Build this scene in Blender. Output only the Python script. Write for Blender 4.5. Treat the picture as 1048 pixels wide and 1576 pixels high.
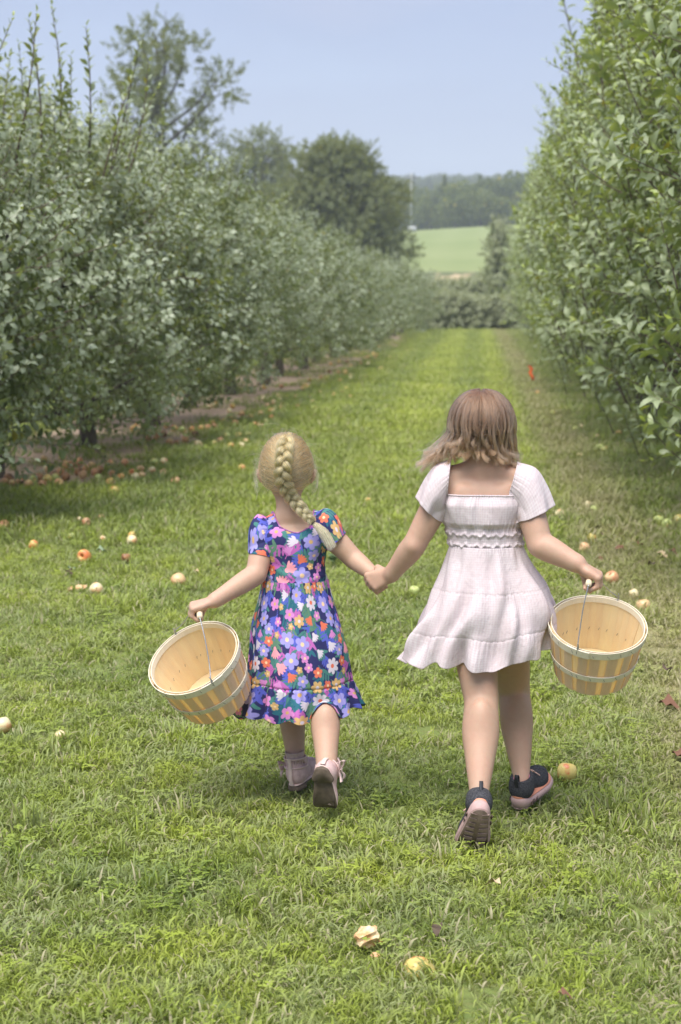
import bpy, bmesh, math, random
import numpy as np
from mathutils import Vector, Matrix, Euler
R = math.radians
rng = np.random.default_rng(7)
random.seed(7)
scene = bpy.context.scene
for o in list(bpy.data.objects):
    bpy.data.objects.remove(o, do_unlink=True)

# ---------------------------------------------------------------- camera
FPX = 2627.0                                   # focal length in pixels of the 1048 x 1576 photograph
PITCH = math.atan((788 - 450) / FPX)
YAW = math.atan(211 / FPX * math.cos(PITCH))
CAMZ = 1.5
cd = bpy.data.cameras.new('camera')
cam = bpy.data.objects.new('camera', cd)
scene.collection.objects.link(cam)
cam.location = (0, 0, CAMZ)
cam.rotation_euler = (math.pi / 2 - PITCH, 0, YAW)
cd.sensor_fit = 'VERTICAL'
cd.sensor_height = 36.0
cd.sensor_width = 24.0
cd.lens = FPX / 1576 * 36.0
cd.clip_start = 0.05
cd.clip_end = 4000
cd.dof.use_dof = True
cd.dof.focus_distance = 4.75
cd.dof.aperture_fstop = 5.0
scene.camera = cam

# ---------------------------------------------------------------- sky and sun
SUN_EL, SUN_AZ = R(67), R(200)                 # azimuth clockwise from +Y: behind and to the left of the camera
w = bpy.data.worlds.new('World')
scene.world = w
w.use_nodes = True
nt = w.node_tree
nt.nodes.clear()
wo = nt.nodes.new('ShaderNodeOutputWorld')
bg = nt.nodes.new('ShaderNodeBackground')
sky = nt.nodes.new('ShaderNodeTexSky')
sky.sky_type = 'NISHITA'
sky.sun_disc = False
sky.sun_elevation = SUN_EL
sky.sun_rotation = SUN_AZ
sky.altitude = 200
sky.air_density = 1.0
sky.dust_density = 2.0
sky.ozone_density = 1.6
bg.inputs['Strength'].default_value = 0.15
# a thin high veil of cloud over the whole sky
tc = nt.nodes.new('ShaderNodeTexCoord')
mp = nt.nodes.new('ShaderNodeMapping')
mp.inputs['Scale'].default_value = (2.2, 2.2, 9.0)
ns = nt.nodes.new('ShaderNodeTexNoise')
ns.inputs['Scale'].default_value = 2.2
ns.inputs['Detail'].default_value = 5
rp = nt.nodes.new('ShaderNodeMapRange')
rp.inputs['From Min'].default_value = 0.3
rp.inputs['From Max'].default_value = 0.75
rp.inputs['To Min'].default_value = 0.78
rp.inputs['To Max'].default_value = 0.92
mx = nt.nodes.new('ShaderNodeMix')
mx.data_type = 'RGBA'
mx.inputs[7].default_value = (1.10, 1.24, 2.02, 1)
nt.links.new(tc.outputs['Generated'], mp.inputs['Vector'])
nt.links.new(mp.outputs['Vector'], ns.inputs['Vector'])
nt.links.new(ns.outputs['Fac'], rp.inputs['Value'])
nt.links.new(rp.outputs['Result'], mx.inputs[0])
nt.links.new(sky.outputs['Color'], mx.inputs[6])
# the veil is paler and thicker towards the horizon, with soft streaks
sx_ = nt.nodes.new('ShaderNodeSeparateXYZ'); nt.links.new(tc.outputs['Generated'], sx_.inputs[0])
hz_ = nt.nodes.new('ShaderNodeMapRange'); hz_.inputs['From Min'].default_value = 0.03; hz_.inputs['From Max'].default_value = 0.20; hz_.inputs['To Min'].default_value = 1; hz_.inputs['To Max'].default_value = 0
nt.links.new(sx_.outputs[2], hz_.inputs['Value'])
st_ = nt.nodes.new('ShaderNodeMapRange'); st_.inputs['From Min'].default_value = 0.45; st_.inputs['From Max'].default_value = 0.72; st_.inputs['To Min'].default_value = 0; st_.inputs['To Max'].default_value = 0.85
nt.links.new(ns.outputs['Fac'], st_.inputs['Value'])
ad_ = nt.nodes.new('ShaderNodeMath'); ad_.operation = 'MAXIMUM'; nt.links.new(hz_.outputs[0], ad_.inputs[0]); nt.links.new(st_.outputs[0], ad_.inputs[1])
vl_ = nt.nodes.new('ShaderNodeMix'); vl_.data_type = 'RGBA'; vl_.inputs[6].default_value = (1.02, 1.20, 1.98, 1); vl_.inputs[7].default_value = (1.50, 1.58, 2.25, 1)
nt.links.new(ad_.outputs[0], vl_.inputs[0]); nt.links.new(vl_.outputs[2], mx.inputs[7])
nt.links.new(mx.outputs[2], bg.inputs['Color'])
nt.links.new(bg.outputs['Background'], wo.inputs['Surface'])

sd = bpy.data.lights.new('sun', 'SUN')
sun = bpy.data.objects.new('sun', sd)
scene.collection.objects.link(sun)
sd.energy = 3.0
sd.angle = R(50)
sd.color = (1.0, 0.955, 0.88)
sdir = Vector((math.sin(SUN_AZ) * math.cos(SUN_EL), math.cos(SUN_AZ) * math.cos(SUN_EL), math.sin(SUN_EL)))
sun.rotation_euler = sdir.to_track_quat('Z', 'Y').to_euler()

vs = scene.view_settings
vs.view_transform = 'Standard'
vs.look = 'None'
vs.exposure = 1.06
vs.gamma = 1
vs.use_curve_mapping = False
scene.cycles.use_denoising = True
scene.cycles.max_bounces = 7
scene.cycles.transparent_max_bounces = 8
scene.cycles.volume_bounces = 2
scene.cycles.caustics_reflective = False
scene.cycles.caustics_refractive = False

# ---------------------------------------------------------------- helpers
CAMM = Euler((math.pi / 2 - PITCH, 0, YAW)).to_matrix()
def ray(px, py):
    return CAMM @ Vector(((px - 524) / FPX, -(py - 788) / FPX, -1.0))
def W(px, py, Y):
    """the place at distance Y down the alley that the photograph shows at this pixel"""
    d = ray(px, py)
    return Vector((0, 0, CAMZ)) + d * (Y / d.y)
def G(px, py, z=0.0):
    d = ray(px, py)
    return Vector((0, 0, CAMZ)) + d * ((z - CAMZ) / d.z)
A3 = lambda v: np.array(v, dtype=float)

def link(o, parent=None):
    scene.collection.objects.link(o)
    if parent is not None:
        o.parent = parent
    return o
def tag(o, label=None, cat=None, group=None, kind=None):
    if label: o['label'] = label
    if cat: o['category'] = cat
    if group: o['group'] = group
    if kind: o['kind'] = kind
    return o
def empty(name, loc=(0, 0, 0), rz=0.0):
    o = bpy.data.objects.new(name, None)
    o.empty_display_size = 0.1
    o.location = loc
    o.rotation_euler = (0, 0, rz)
    return link(o)
def mesh(name, V, F, mats=(), uv=None, attrs=None, smooth=True, midx=None):
    me = bpy.data.meshes.new(name)
    V = np.asarray(V, dtype=np.float32)
    if isinstance(F, np.ndarray):
        n, k = F.shape
        me.vertices.add(len(V)); me.vertices.foreach_set('co', V.ravel())
        me.loops.add(n * k); me.loops.foreach_set('vertex_index', F.astype(np.int32).ravel())
        me.polygons.add(n)
        me.polygons.foreach_set('loop_start', np.arange(0, n * k, k, dtype=np.int32))
        me.polygons.foreach_set('loop_total', np.full(n, k, dtype=np.int32))
        me.update(calc_edges=True)
    else:
        me.from_pydata([tuple(map(float, v)) for v in V], [], F)
    me.validate()
    for m in (mats if isinstance(mats, (list, tuple)) else [mats]):
        me.materials.append(m)
    if midx is not None and len(me.polygons) == len(midx):
        me.polygons.foreach_set('material_index', np.asarray(midx, dtype=np.int32))
    if uv is not None:
        l = me.uv_layers.new(name='UVMap')
        vi = np.empty(len(me.loops), dtype=np.int32); me.loops.foreach_get('vertex_index', vi)
        l.data.foreach_set('uv', np.asarray(uv, dtype=np.float32)[vi].ravel())
    for k, a in (attrs or {}).items():
        a = np.asarray(a, dtype=np.float32)
        if a.ndim == 1:
            at = me.attributes.new(k, 'FLOAT', 'POINT'); at.data.foreach_set('value', a)
        else:
            at = me.attributes.new(k, 'FLOAT_COLOR', 'POINT')
            if a.shape[1] == 3: a = np.hstack([a, np.ones((len(a), 1), np.float32)])
            at.data.foreach_set('color', a.ravel())
    if smooth:
        me.polygons.foreach_set('use_smooth', np.ones(len(me.polygons), dtype=bool))
    me.update()
    return me
def obj(name, me, parent=None, loc=None, rot=None):
    o = bpy.data.objects.new(name, me)
    if loc is not None: o.location = loc
    if rot is not None: o.rotation_euler = rot
    return link(o, parent)
class MB:
    """collects pieces of one part"""
    def __init__(s): s.V = []; s.F = []; s.n = 0; s.at = []
    def add(s, V, F, a=0.0):
        V = np.asarray(V, dtype=float)
        s.V.append(V); s.F += [tuple(i + s.n for i in f) for f in F]; s.n += len(V)
        s.at.append(np.full(len(V), a) if np.isscalar(a) else np.asarray(a))
    def tube(s, pts, rad, n=8, cap=True, a=0.0):
        V, F = tube(pts, rad, n, cap); s.add(V, F, a)
    def mesh(s, name, mats, smooth=True, attr=None):
        return mesh(name, np.concatenate(s.V), s.F, mats, smooth=smooth, attrs={attr: np.concatenate(s.at)} if attr else None)
def frames(P):
    P = np.asarray(P, float)
    T = np.gradient(P, axis=0); T /= np.linalg.norm(T, axis=1)[:, None] + 1e-12
    ref = np.array([0, 0, 1.0]) if abs(T[0][2]) < 0.9 else np.array([1.0, 0, 0])
    Nn = []; u = np.cross(T[0], ref); u /= np.linalg.norm(u)
    for t in T:
        u = u - t * np.dot(u, t); u /= np.linalg.norm(u) + 1e-12; Nn.append(u.copy())
    Nn = np.array(Nn)
    return T, Nn, np.cross(T, Nn)
def tube(P, rad, n=8, cap=True):
    P = np.asarray(P, float); rad = np.full(len(P), rad) if np.isscalar(rad) else np.asarray(rad, float)
    T, N, B = frames(P)
    a = np.linspace(0, 2 * math.pi, n, endpoint=False)
    V = (P[:, None, :] + rad[:, None, None] * (np.cos(a)[None, :, None] * N[:, None, :] + np.sin(a)[None, :, None] * B[:, None, :])).reshape(-1, 3)
    F = [(i * n + j, i * n + (j + 1) % n, (i + 1) * n + (j + 1) % n, (i + 1) * n + j) for i in range(len(P) - 1) for j in range(n)]
    if cap:
        F.append(tuple(range(n - 1, -1, -1))); F.append(tuple((len(P) - 1) * n + j for j in range(n)))
    return V, F
def gridF(nr, nc, wrap=True):
    i = np.arange(nr - 1)[:, None]; j = np.arange(nc if wrap else nc - 1)[None, :]
    j2 = (j + 1) % nc
    return np.stack([i * nc + j, i * nc + j2, (i + 1) * nc + j2, (i + 1) * nc + j], -1).reshape(-1, 4)
def sm(a, b, x):
    t = np.clip((x - a) / (b - a), 0, 1); return t * t * (3 - 2 * t)
def catmull(P, n):
    """smooth curve through points, n samples"""
    P = np.asarray(P, float); m = len(P)
    Q = np.vstack([2 * P[0] - P[1], P, 2 * P[-1] - P[-2]])
    t = np.linspace(0, m - 1 - 1e-9, n); i = t.astype(int); f = (t - i)[:, None]
    p0, p1, p2, p3 = Q[i], Q[i + 1], Q[i + 2], Q[i + 3]
    return 0.5 * (2 * p1 + (p2 - p0) * f + (2 * p0 - 5 * p1 + 4 * p2 - p3) * f ** 2 + (3 * p1 - p0 - 3 * p2 + p3) * f ** 3)
def fbm(x, y, seed=0, oct=4, f=1.0):
    """cheap smooth value noise in numpy, about -1..1"""
    x = np.asarray(x, float) * f; y = np.asarray(y, float) * f
    out = 0; amp = 1; tot = 0
    for o in range(oct):
        xi = np.floor(x).astype(int); yi = np.floor(y).astype(int); xf = x - xi; yf = y - yi
        def h(a, b):
            v = np.sin(a * 127.1 + b * 311.7 + seed * 74.7 + o * 19.19) * 43758.5453
            return v - np.floor(v)
        u = xf * xf * (3 - 2 * xf); v = yf * yf * (3 - 2 * yf)
        n = (h(xi, yi) * (1 - u) + h(xi + 1, yi) * u) * (1 - v) + (h(xi, yi + 1) * (1 - u) + h(xi + 1, yi + 1) * u) * v
        out = out + (2 * n - 1) * amp; tot += amp; amp *= 0.5; x = x * 2.03 + 11.3; y = y * 2.03 + 5.7
    return out / tot

# ---- materials
class NM:
    def __init__(s, name, rough=0.6, spec=0.4):
        s.m = bpy.data.materials.new(name); s.m.use_nodes = True
        s.t = s.m.node_tree; s.N = s.t.nodes; s.L = s.t.links
        s.b = s.N['Principled BSDF']; s.out = s.N['Material Output']
        s.b.inputs['Roughness'].default_value = rough
        s.b.inputs['Specular IOR Level'].default_value = spec
    def n(s, typ, **kw):
        x = s.N.new('ShaderNode' + typ)
        for k, v in kw.items():
            if k in x.inputs.keys():
                s.put(x.inputs[k], v)
            else: setattr(x, k, v)
        return x
    def put(s, sock, v):
        if isinstance(v, bpy.types.NodeSocket): s.L.new(v, sock)
        else: sock.default_value = v
    def pos(s): return s.n('NewGeometry').outputs['Position']
    def objc(s): return s.n('TexCoord').outputs['Object']
    def uv(s): return s.n('TexCoord').outputs['UV']
    def noise(s, scale, vec=None, detail=4, rough=0.55, dist=0.0):
        x = s.n('TexNoise'); x.inputs['Scale'].default_value = scale; x.inputs['Detail'].default_value = detail
        x.inputs['Roughness'].default_value = rough; x.inputs['Distortion'].default_value = dist
        if vec is not None: s.L.new(vec, x.inputs['Vector'])
        return x.outputs['Fac']
    def mapping(s, vec, scale=(1, 1, 1), rot=(0, 0, 0)):
        x = s.n('Mapping'); s.L.new(vec, x.inputs['Vector']); x.inputs['Scale'].default_value = scale; x.inputs['Rotation'].default_value = rot
        return x.outputs['Vector']
    def rng(s, v, a, b, c=0.0, d=1.0):
        x = s.n('MapRange'); s.put(x.inputs['Value'], v)
        for k, q in zip(('From Min', 'From Max', 'To Min', 'To Max'), (a, b, c, d)): s.put(x.inputs[k], q)
        return x.outputs['Result']
    def mix(s, f, a, b, mode='MIX'):
        x = s.n('Mix'); x.data_type = 'RGBA'; x.blend_type = mode
        for i, q in ((0, f), (6, a), (7, b)):
            if isinstance(q, tuple) and len(q) == 3: q = q + (1,)
            s.put(x.inputs[i], q)
        return x.outputs[2]
    def math(s, op, a, b=0.0):
        x = s.n('Math'); x.operation = op; s.put(x.inputs[0], a); s.put(x.inputs[1], b); return x.outputs[0]
    def ramp(s, f, stops):
        x = s.n('ValToRGB'); s.put(x.inputs[0], f); e = x.color_ramp.elements
        while len(e) < len(stops): e.new(0.5)
        for q, (p, c) in zip(e, stops): q.position = p; q.color = tuple(c) + (1,)
        return x.outputs[0]
    def attr(s, name):
        x = s.n('Attribute'); x.attribute_name = name; return x
    def col(s, c):
        if isinstance(c, tuple): c = c + (1,) if len(c) == 3 else c
        s.put(s.b.inputs['Base Color'], c); return s
    def bump(s, h, strength=0.3, dist=0.01):
        x = s.n('Bump'); x.inputs['Strength'].default_value = strength; x.inputs['Distance'].default_value = dist
        s.L.new(h, x.inputs['Height']); s.L.new(x.outputs[0], s.b.inputs['Normal']); return s
    def translucent(s, c, f=0.35):
        tr = s.n('BsdfTranslucent')
        if isinstance(c, tuple): c = c + (1,)
        s.put(tr.inputs['Color'], c)
        ms = s.n('MixShader'); s.put(ms.inputs[0], f)
        s.L.new(s.b.outputs[0], ms.inputs[1]); s.L.new(tr.outputs[0], ms.inputs[2]); s.L.new(ms.outputs[0], s.out.inputs['Surface'])
        return s
def plain(name, c, rough=0.6, spec=0.4, var=0.12, scale=40):
    q = NM(name, rough, spec)
    f = q.rng(q.noise(scale, q.objc()), 0.3, 0.7)
    q.col(q.mix(f, tuple(x * (1 - var) for x in c), tuple(min(1, x * (1 + var)) for x in c)))
    return q.m

# ---- instancing of leaf sprays and grass tufts (things nobody could count)
_ng = {}
def instancer_group(coll):
    if coll.name in _ng: return _ng[coll.name]
    g = bpy.data.node_groups.new('scatter ' + coll.name, 'GeometryNodeTree')
    g.interface.new_socket('Geometry', in_out='INPUT', socket_type='NodeSocketGeometry')
    g.interface.new_socket('Geometry', in_out='OUTPUT', socket_type='NodeSocketGeometry')
    N, L = g.nodes, g.links
    gi, go = N.new('NodeGroupInput'), N.new('NodeGroupOutput')
    ip = N.new('GeometryNodeInstanceOnPoints'); ci = N.new('GeometryNodeCollectionInfo')
    ci.inputs['Collection'].default_value = coll
    ci.inputs['Separate Children'].default_value = True
    ci.inputs['Reset Children'].default_value = True
    def na(t, name):
        x = N.new('GeometryNodeInputNamedAttribute'); x.data_type = t; x.inputs['Name'].default_value = name
        return x.outputs['Attribute']
    e = N.new('FunctionNodeEulerToRotation')
    L.new(na('FLOAT_VECTOR', 'rot'), e.inputs[0])
    L.new(gi.outputs[0], ip.inputs['Points']); L.new(ci.outputs[0], ip.inputs['Instance'])
    ip.inputs['Pick Instance'].default_value = True
    L.new(na('INT', 'idx'), ip.inputs['Instance Index'])
    L.new(e.outputs[0], ip.inputs['Rotation']); L.new(na('FLOAT_VECTOR', 'scl'), ip.inputs['Scale'])
    L.new(ip.outputs[0], go.inputs[0])
    _ng[coll.name] = g
    return g
def scatter(name, P, rot, scl, idx, coll, parent=None):
    me = bpy.data.meshes.new(name)
    P = np.asarray(P, np.float32); n = len(P)
    me.vertices.add(n); me.vertices.foreach_set('co', P.ravel())
    scl = np.asarray(scl, np.float32)
    if scl.ndim == 1: scl = np.repeat(scl[:, None], 3, 1)
    for k, t, v, f in (('rot', 'FLOAT_VECTOR', rot, 'vector'), ('scl', 'FLOAT_VECTOR', scl, 'vector'), ('idx', 'INT', idx, 'value')):
        a = me.attributes.new(k, t, 'POINT')
        a.data.foreach_set(f, np.asarray(v, np.int32 if t == 'INT' else np.float32).ravel())
    o = obj(name, me, parent)
    md = o.modifiers.new('scatter', 'NODES'); md.node_group = instancer_group(coll)
    o['kind'] = 'stuff'
    return o
def template(collname, meshes):
    c = bpy.data.collections.new(collname)
    for i, me in enumerate(meshes):
        c.objects.link(bpy.data.objects.new('%s_%02d' % (collname, i), me))
    return c
# ================================================================ ground
def terrain(x, y):
    x = np.asarray(x, float); y = np.asarray(y, float)
    kx = [-60, 62, 72, 80, 94, 120, 190, 230, 320, 520, 700, 900, 1400]
    kz = [0, 0, 0.15, 1.2, 2.55, 3.9, 8.2, 8.2, 13, 29, 34, 33, 30]
    z = np.interp(y, kx, kz)
    far = sm(95, 190, y)
    z = z + far * np.clip(x + 8, -22, 26) * 0.055 * sm(420, 240, y)
    z = z + sm(200, 420, y) * 5 * fbm(x, y, 3, 3, 1 / 140.0)
    z = z + 0.008 * fbm(x, y, 9, 3, 0.6) * sm(70, 30, y)
    # the blue ridge far beyond on the left
    z = z + sm(420, 640, y) * sm(-.16, -.30, x / np.maximum(y, 1)) * 46
    return z
def mow_lines(q, p, X):
    """brighter strips the mower left along the alley"""
    w_ = q.math('ADD', X, q.rng(q.noise(.35, p, 3), 0, 1, -.22, .22))
    a = q.math('MULTIPLY', q.rng(w_, .0, .3, 0, .7), q.rng(w_, .68, .42)); b = q.math('MULTIPLY', q.rng(w_, -1.25, -.95, 0, .55), q.rng(w_, -.25, -.5)); c = q.math('MULTIPLY', q.rng(w_, -2.2, -1.9, 0, .3), q.rng(w_, -1.5, -1.7))
    return q.math('MULTIPLY', q.math('ADD', q.math('ADD', a, b), c), q.rng(q.noise(.6, p, 3), .3, .6, .45, 1.0))
def build_ground():
    ys = np.concatenate([np.linspace(-12, 66, 157), np.linspace(67, 200, 90), np.geomspace(204, 1150, 110)])
    base = np.linspace(-1, 1, 161); xs0 = np.sign(base) * np.abs(base) ** 2.2
    V = []
    for y in ys:
        V.append(np.stack([xs0 * (30 + max(y, 0) * 1.3), np.full(161, y), np.zeros(161)], 1))
    V = np.concatenate(V); V[:, 2] = terrain(V[:, 0], V[:, 1])
    q = NM('ground_soil_and_turf', 0.95, 0.1)
    p = q.pos()
    sep = q.n('SeparateXYZ'); q.L.new(p, sep.inputs[0]); X, Y = sep.outputs[0], sep.outputs[1]
    turf = q.mix(q.rng(q.noise(1.3, p), .35, .65), (0.12, 0.165, 0.05), (0.19, 0.24, 0.07))
    turf = q.mix(q.rng(q.noise(30, p), .4, .7, 0, .6), turf, (0.17, 0.15, 0.07))
    # straight paler bands left by the mower and wheels
    turf = q.mix(q.math('MULTIPLY', mow_lines(q, p, X), q.rng(Y, 8, 24)), turf, (0.22, 0.28, 0.055))
    soil = q.mix(q.noise(5, p), (0.36, 0.26, 0.19), (0.50, 0.38, 0.29))
    wob = q.rng(q.noise(0.9, p), 0, 1, -.5, .5)
    Xs = q.math('ADD', q.math('ADD', X, wob), q.math('MULTIPLY', Y, -0.02))
    under = q.math('MULTIPLY', q.rng(Xs, -5.2, -4.9), q.rng(Xs, -3.0, -3.2))
    near = q.math('MULTIPLY', q.math('MULTIPLY', under, q.rng(Y, 63, 60)), q.rng(Y, 12.7, 13.1))
    c = q.mix(near, turf, soil)
    # worn pale wheel track on the right
    wt = q.math('MULTIPLY', q.rng(X, 0.62, 0.78), q.rng(X, 1.12, 0.95))
    c = q.mix(q.math('MULTIPLY', wt, q.rng(q.noise(3, p), .3, .6, .2, .8)), c, (0.33, 0.27, 0.15))
    field = q.mix(q.rng(q.noise(0.05, p), .3, .7), (0.20, 0.25, 0.10), (0.25, 0.29, 0.13))
    rows = q.math('SINE', q.math('MULTIPLY', X, 1.6))
    field = q.mix(q.rng(rows, -1, 1, 0, .18), field, (0.30, 0.33, 0.16))
    c = q.mix(q.rng(Y, 93, 95), c, field)
    cropb = q.mix(q.rng(q.noise(0.55, q.mapping(p, (1, .35, 1)), 3), .47, .56), (0.13, 0.15, 0.075), (0.48, 0.38, 0.24))
    c = q.mix(q.math('MULTIPLY', q.rng(Y, 84, 85), q.rng(Y, 96, 95)), c, cropb)
    wood = q.mix(q.noise(0.1, p), (0.03, 0.05, 0.02), (0.06, 0.085, 0.03))
    c = q.mix(q.rng(Y, 196, 205), c, wood)
    q.col(c); q.bump(q.noise(60, p), .6, .02)
    g = obj('ground', mesh('ground', V, gridF(len(ys), 161, False), q.m))
    tag(g, kind='structure')
build_ground()

# ---- grass
def grass_material():
    q = NM('grass_blades', 0.5, 0.35)
    p = q.pos(); v = q.attr('bv').outputs['Fac']; h = q.attr('bh').outputs['Fac']
    sep = q.n('SeparateXYZ'); q.L.new(p, sep.inputs[0]); X, Y = sep.outputs[0], sep.outputs[1]
    g1 = q.mix(q.rng(q.noise(1.1, p, 3), .36, .62), (0.16, 0.225, 0.06), (0.42, 0.48, 0.075))
    g1 = q.mix(q.math('MULTIPLY', q.rng(q.noise(.55, p, 3), .5, .68, 0, .75), 1.0), g1, (0.12, 0.175, 0.055))
    g1 = q.mix(q.rng(q.noise(7, p, 3), .42, .6, 0, .8), g1, (0.33, 0.375, 0.18))
    g1 = q.mix(q.math('MULTIPLY', mow_lines(q, p, X), q.rng(Y, 7, 20)), g1, (0.55, 0.60, 0.13))
    g1 = q.mix(q.rng(v, 0, .45, .5, 0), g1, (0.46, 0.60, 0.06))     # fresh blades
    dry = q.mix(q.rng(v, .7, 1), (0.40, 0.35, 0.22), (0.56, 0.49, 0.33))
    wt = q.math('MULTIPLY', q.rng(X, 0.2, 0.85), q.rng(q.noise(.8, p, 2), .35, .6, .3, 1.2))
    thr = q.math('SUBTRACT', q.rng(q.noise(1.7, p, 3), .35, .7, .94, .82), q.math('MULTIPLY', wt, .34))
    g1 = q.mix(q.math('MULTIPLY', q.math('MULTIPLY', q.rng(X, .50, .72), q.rng(X, 1.22, .98)), q.rng(q.noise(1.6, p, 3), .3, .6, .25, .8)), g1, (.46, .41, .23))
    isdry = q.math('GREATER_THAN', v, thr)
    c = q.mix(q.math('MULTIPLY', isdry, .8), g1, dry)
    c = q.mix(q.rng(h, 0, .5, .5, 0), c, (0.16, 0.15, 0.07))       # darker and browner towards the foot of a blade
    q.col(c)
    q.translucent(q.mix(.5, c, (0.40, 0.48, 0.05)), .38)
    return q.m
grass_mat = grass_material()
def tuft(seed, nb, rad, hgt, lay, wid):
    r = np.random.default_rng(seed); V = []; F = []; bv = []; bh = []; k = 0
    for b in range(nb):
        a = r.uniform(0, 2 * math.pi); d = rad * math.sqrt(r.uniform(0, 1)); x0, y0 = d * math.cos(a), d * math.sin(a)
        fa = r.uniform(0, 2 * math.pi); L = hgt * r.uniform(.5, 1.25); ly = np.clip(lay + r.normal(0, .25), 0.05, 1.45)
        wd = wid * r.uniform(.6, 1.3); val = r.uniform(0, 1); z0 = -0.004
        if ly > 1.0: z0 = r.uniform(.0, .026)
        P = []; x, y, z = x0, y0, z0; ang = ly * .35
        for s in range(4):
            P.append((x, y, z)); st = L / 3
            x += math.cos(fa) * math.sin(ang) * st; y += math.sin(fa) * math.sin(ang) * st; z += math.cos(ang) * st
            ang += ly * .5 * r.uniform(.6, 1.4)
            z = max(z, .003)
        tw = fa + math.pi / 2 + r.normal(0, .5); sx, sy = math.cos(tw), math.sin(tw)
        for s, (x, y, z) in enumerate(P):
            ww = wd * (.9, 1, .75, .06)[s] * .5
            V += [(x - sx * ww, y - sy * ww, z), (x + sx * ww, y + sy * ww, z + ww * .3)]; bv += [val, val]; bh += [s / 3, s / 3]
        F += [(k + 2 * s, k + 2 * s + 1, k + 2 * s + 3, k + 2 * s + 2) for s in range(3)]; k += 8
    return mesh('tuft', V, F, grass_mat, attrs={'bv': bv, 'bh': bh}, smooth=True)
def weed_mesh(seed):
    r = np.random.default_rng(seed); V = []; F = []; bv = []; bh = []; k = 0
    for b in range(16):
        a = r.uniform(0, 2 * math.pi); d = .05 * math.sqrt(r.uniform(0, 1)); hz = r.uniform(.015, .05); cx, cy = d * math.cos(a), d * math.sin(a)
        t0 = r.uniform(0, 6.3)
        for l in range(3):
            t = t0 + l * 2.1; L = r.uniform(.007, .013); ux, uy = math.cos(t), math.sin(t)
            pts = [(0, 0, 0), (.5, .42, .15), (1, .25, .1), (1.1, 0, .05), (1, -.25, .1), (.5, -.42, .15)]
            V += [(cx + L * (ux * p - uy * s), cy + L * (uy * p + ux * s), hz + L * q) for p, s, q in pts]
            bv += [.3 * r.uniform()] * 6; bh += [1] * 6; F.append(tuple(range(k, k + 6))); k += 6
    return mesh('clover', V, F, grass_mat, attrs={'bv': bv, 'bh': bh}, smooth=False)
def build_grass():
    T = []
    for s in range(6): T.append(tuft(10 + s, 54, .07, .038, .90, .0052))      # 0-5 ordinary mown turf
    for s in range(4): T.append(tuft(20 + s, 44, .08, .052, 1.35, .0042))     # 6-9 laid clippings
    for s in range(3): T.append(tuft(30 + s, 24, .035, .075, .6, .0056))     # 10-12 upright fresh clumps
    for s in range(2): T.append(weed_mesh(40 + s))                            # 13-14 clover
    for s in range(3): T.append(tuft(50 + s, 110, .20, .062, .8, .0075))      # 15-17 wide patches for farther off
    coll = template('tuft', T)
    P = []; I = []; S = []
    def band(y0, y1, dens, kinds, probs, xa, xb, s0, s1):
        area = (y1 - y0) * (xb - xa); n = int(area * dens)
        x = rng.uniform(xa, xb, n); y = rng.uniform(y0, y1, n)
        # keep bare soil under the left row free
        soil = (x - .02 * y + .5 * fbm(x, y, 4, 2, .9) < -3.1) & (x - .02 * y > -5.1) & (y > 12.9)
        keep = (~soil) | (rng.uniform(size=n) < .07)
        keep &= rng.uniform(size=n) < (.72 + .5 * fbm(x, y, 2, 3, 2.0))+.15
        x, y = x[keep], y[keep]
        P.append(np.stack([x, y, terrain(x, y)], 1)); k = rng.choice(kinds, p=probs, size=len(x))
        clump = fbm(x, y, 5, 3, 1.4)
        k = np.where((clump > .30) & (rng.uniform(size=len(x)) < .16), rng.choice([10, 11, 12], size=len(x)), k)
        I.append(k); S.append(rng.uniform(s0, s1, len(x)) * (1 + .25 * clump))
    nr = [0, 1, 2, 3, 4, 5, 6, 7, 8, 9, 10, 11, 12, 13, 14]
    pr = np.array([.115] * 6 + [.05] * 4 + [.010] * 3 + [.035] * 2); pr = pr / pr.sum()
    band(2.4, 4.2, 700, nr, pr, -2.8, 2.3, .62, 1.1)
    band(4.2, 6.5, 560, nr, pr, -3.2, 2.6, .62, 1.1)
    band(6.5, 10, 260, nr, pr, -4.6, 3.2, .75, 1.25)
    mid = [0, 1, 2, 6, 7, 10, 15, 16, 17]; pm = [.12, .12, .12, .08, .08, .04, .15, .15, .14]
    band(10, 18, 120, mid, pm, -8.5, 5, .9, 1.4)
    band(18, 66, 30, [15, 16, 17], [.34, .33, .33], -8, 5, 1.1, 1.7)
    P = np.concatenate(P); I = np.concatenate(I); S = np.concatenate(S); n = len(P)
    rot = np.stack([rng.normal(0, .08, n), rng.normal(0, .08, n), rng.uniform(0, 6.283, n)], 1)
    # footroom: no upright blades standing through the shoes
    g = scatter('grass', P, rot, np.stack([S, S, S * rng.uniform(.7, 1.15, n)], 1), I, coll)
    print('grass tufts', n)
build_grass()
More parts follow.
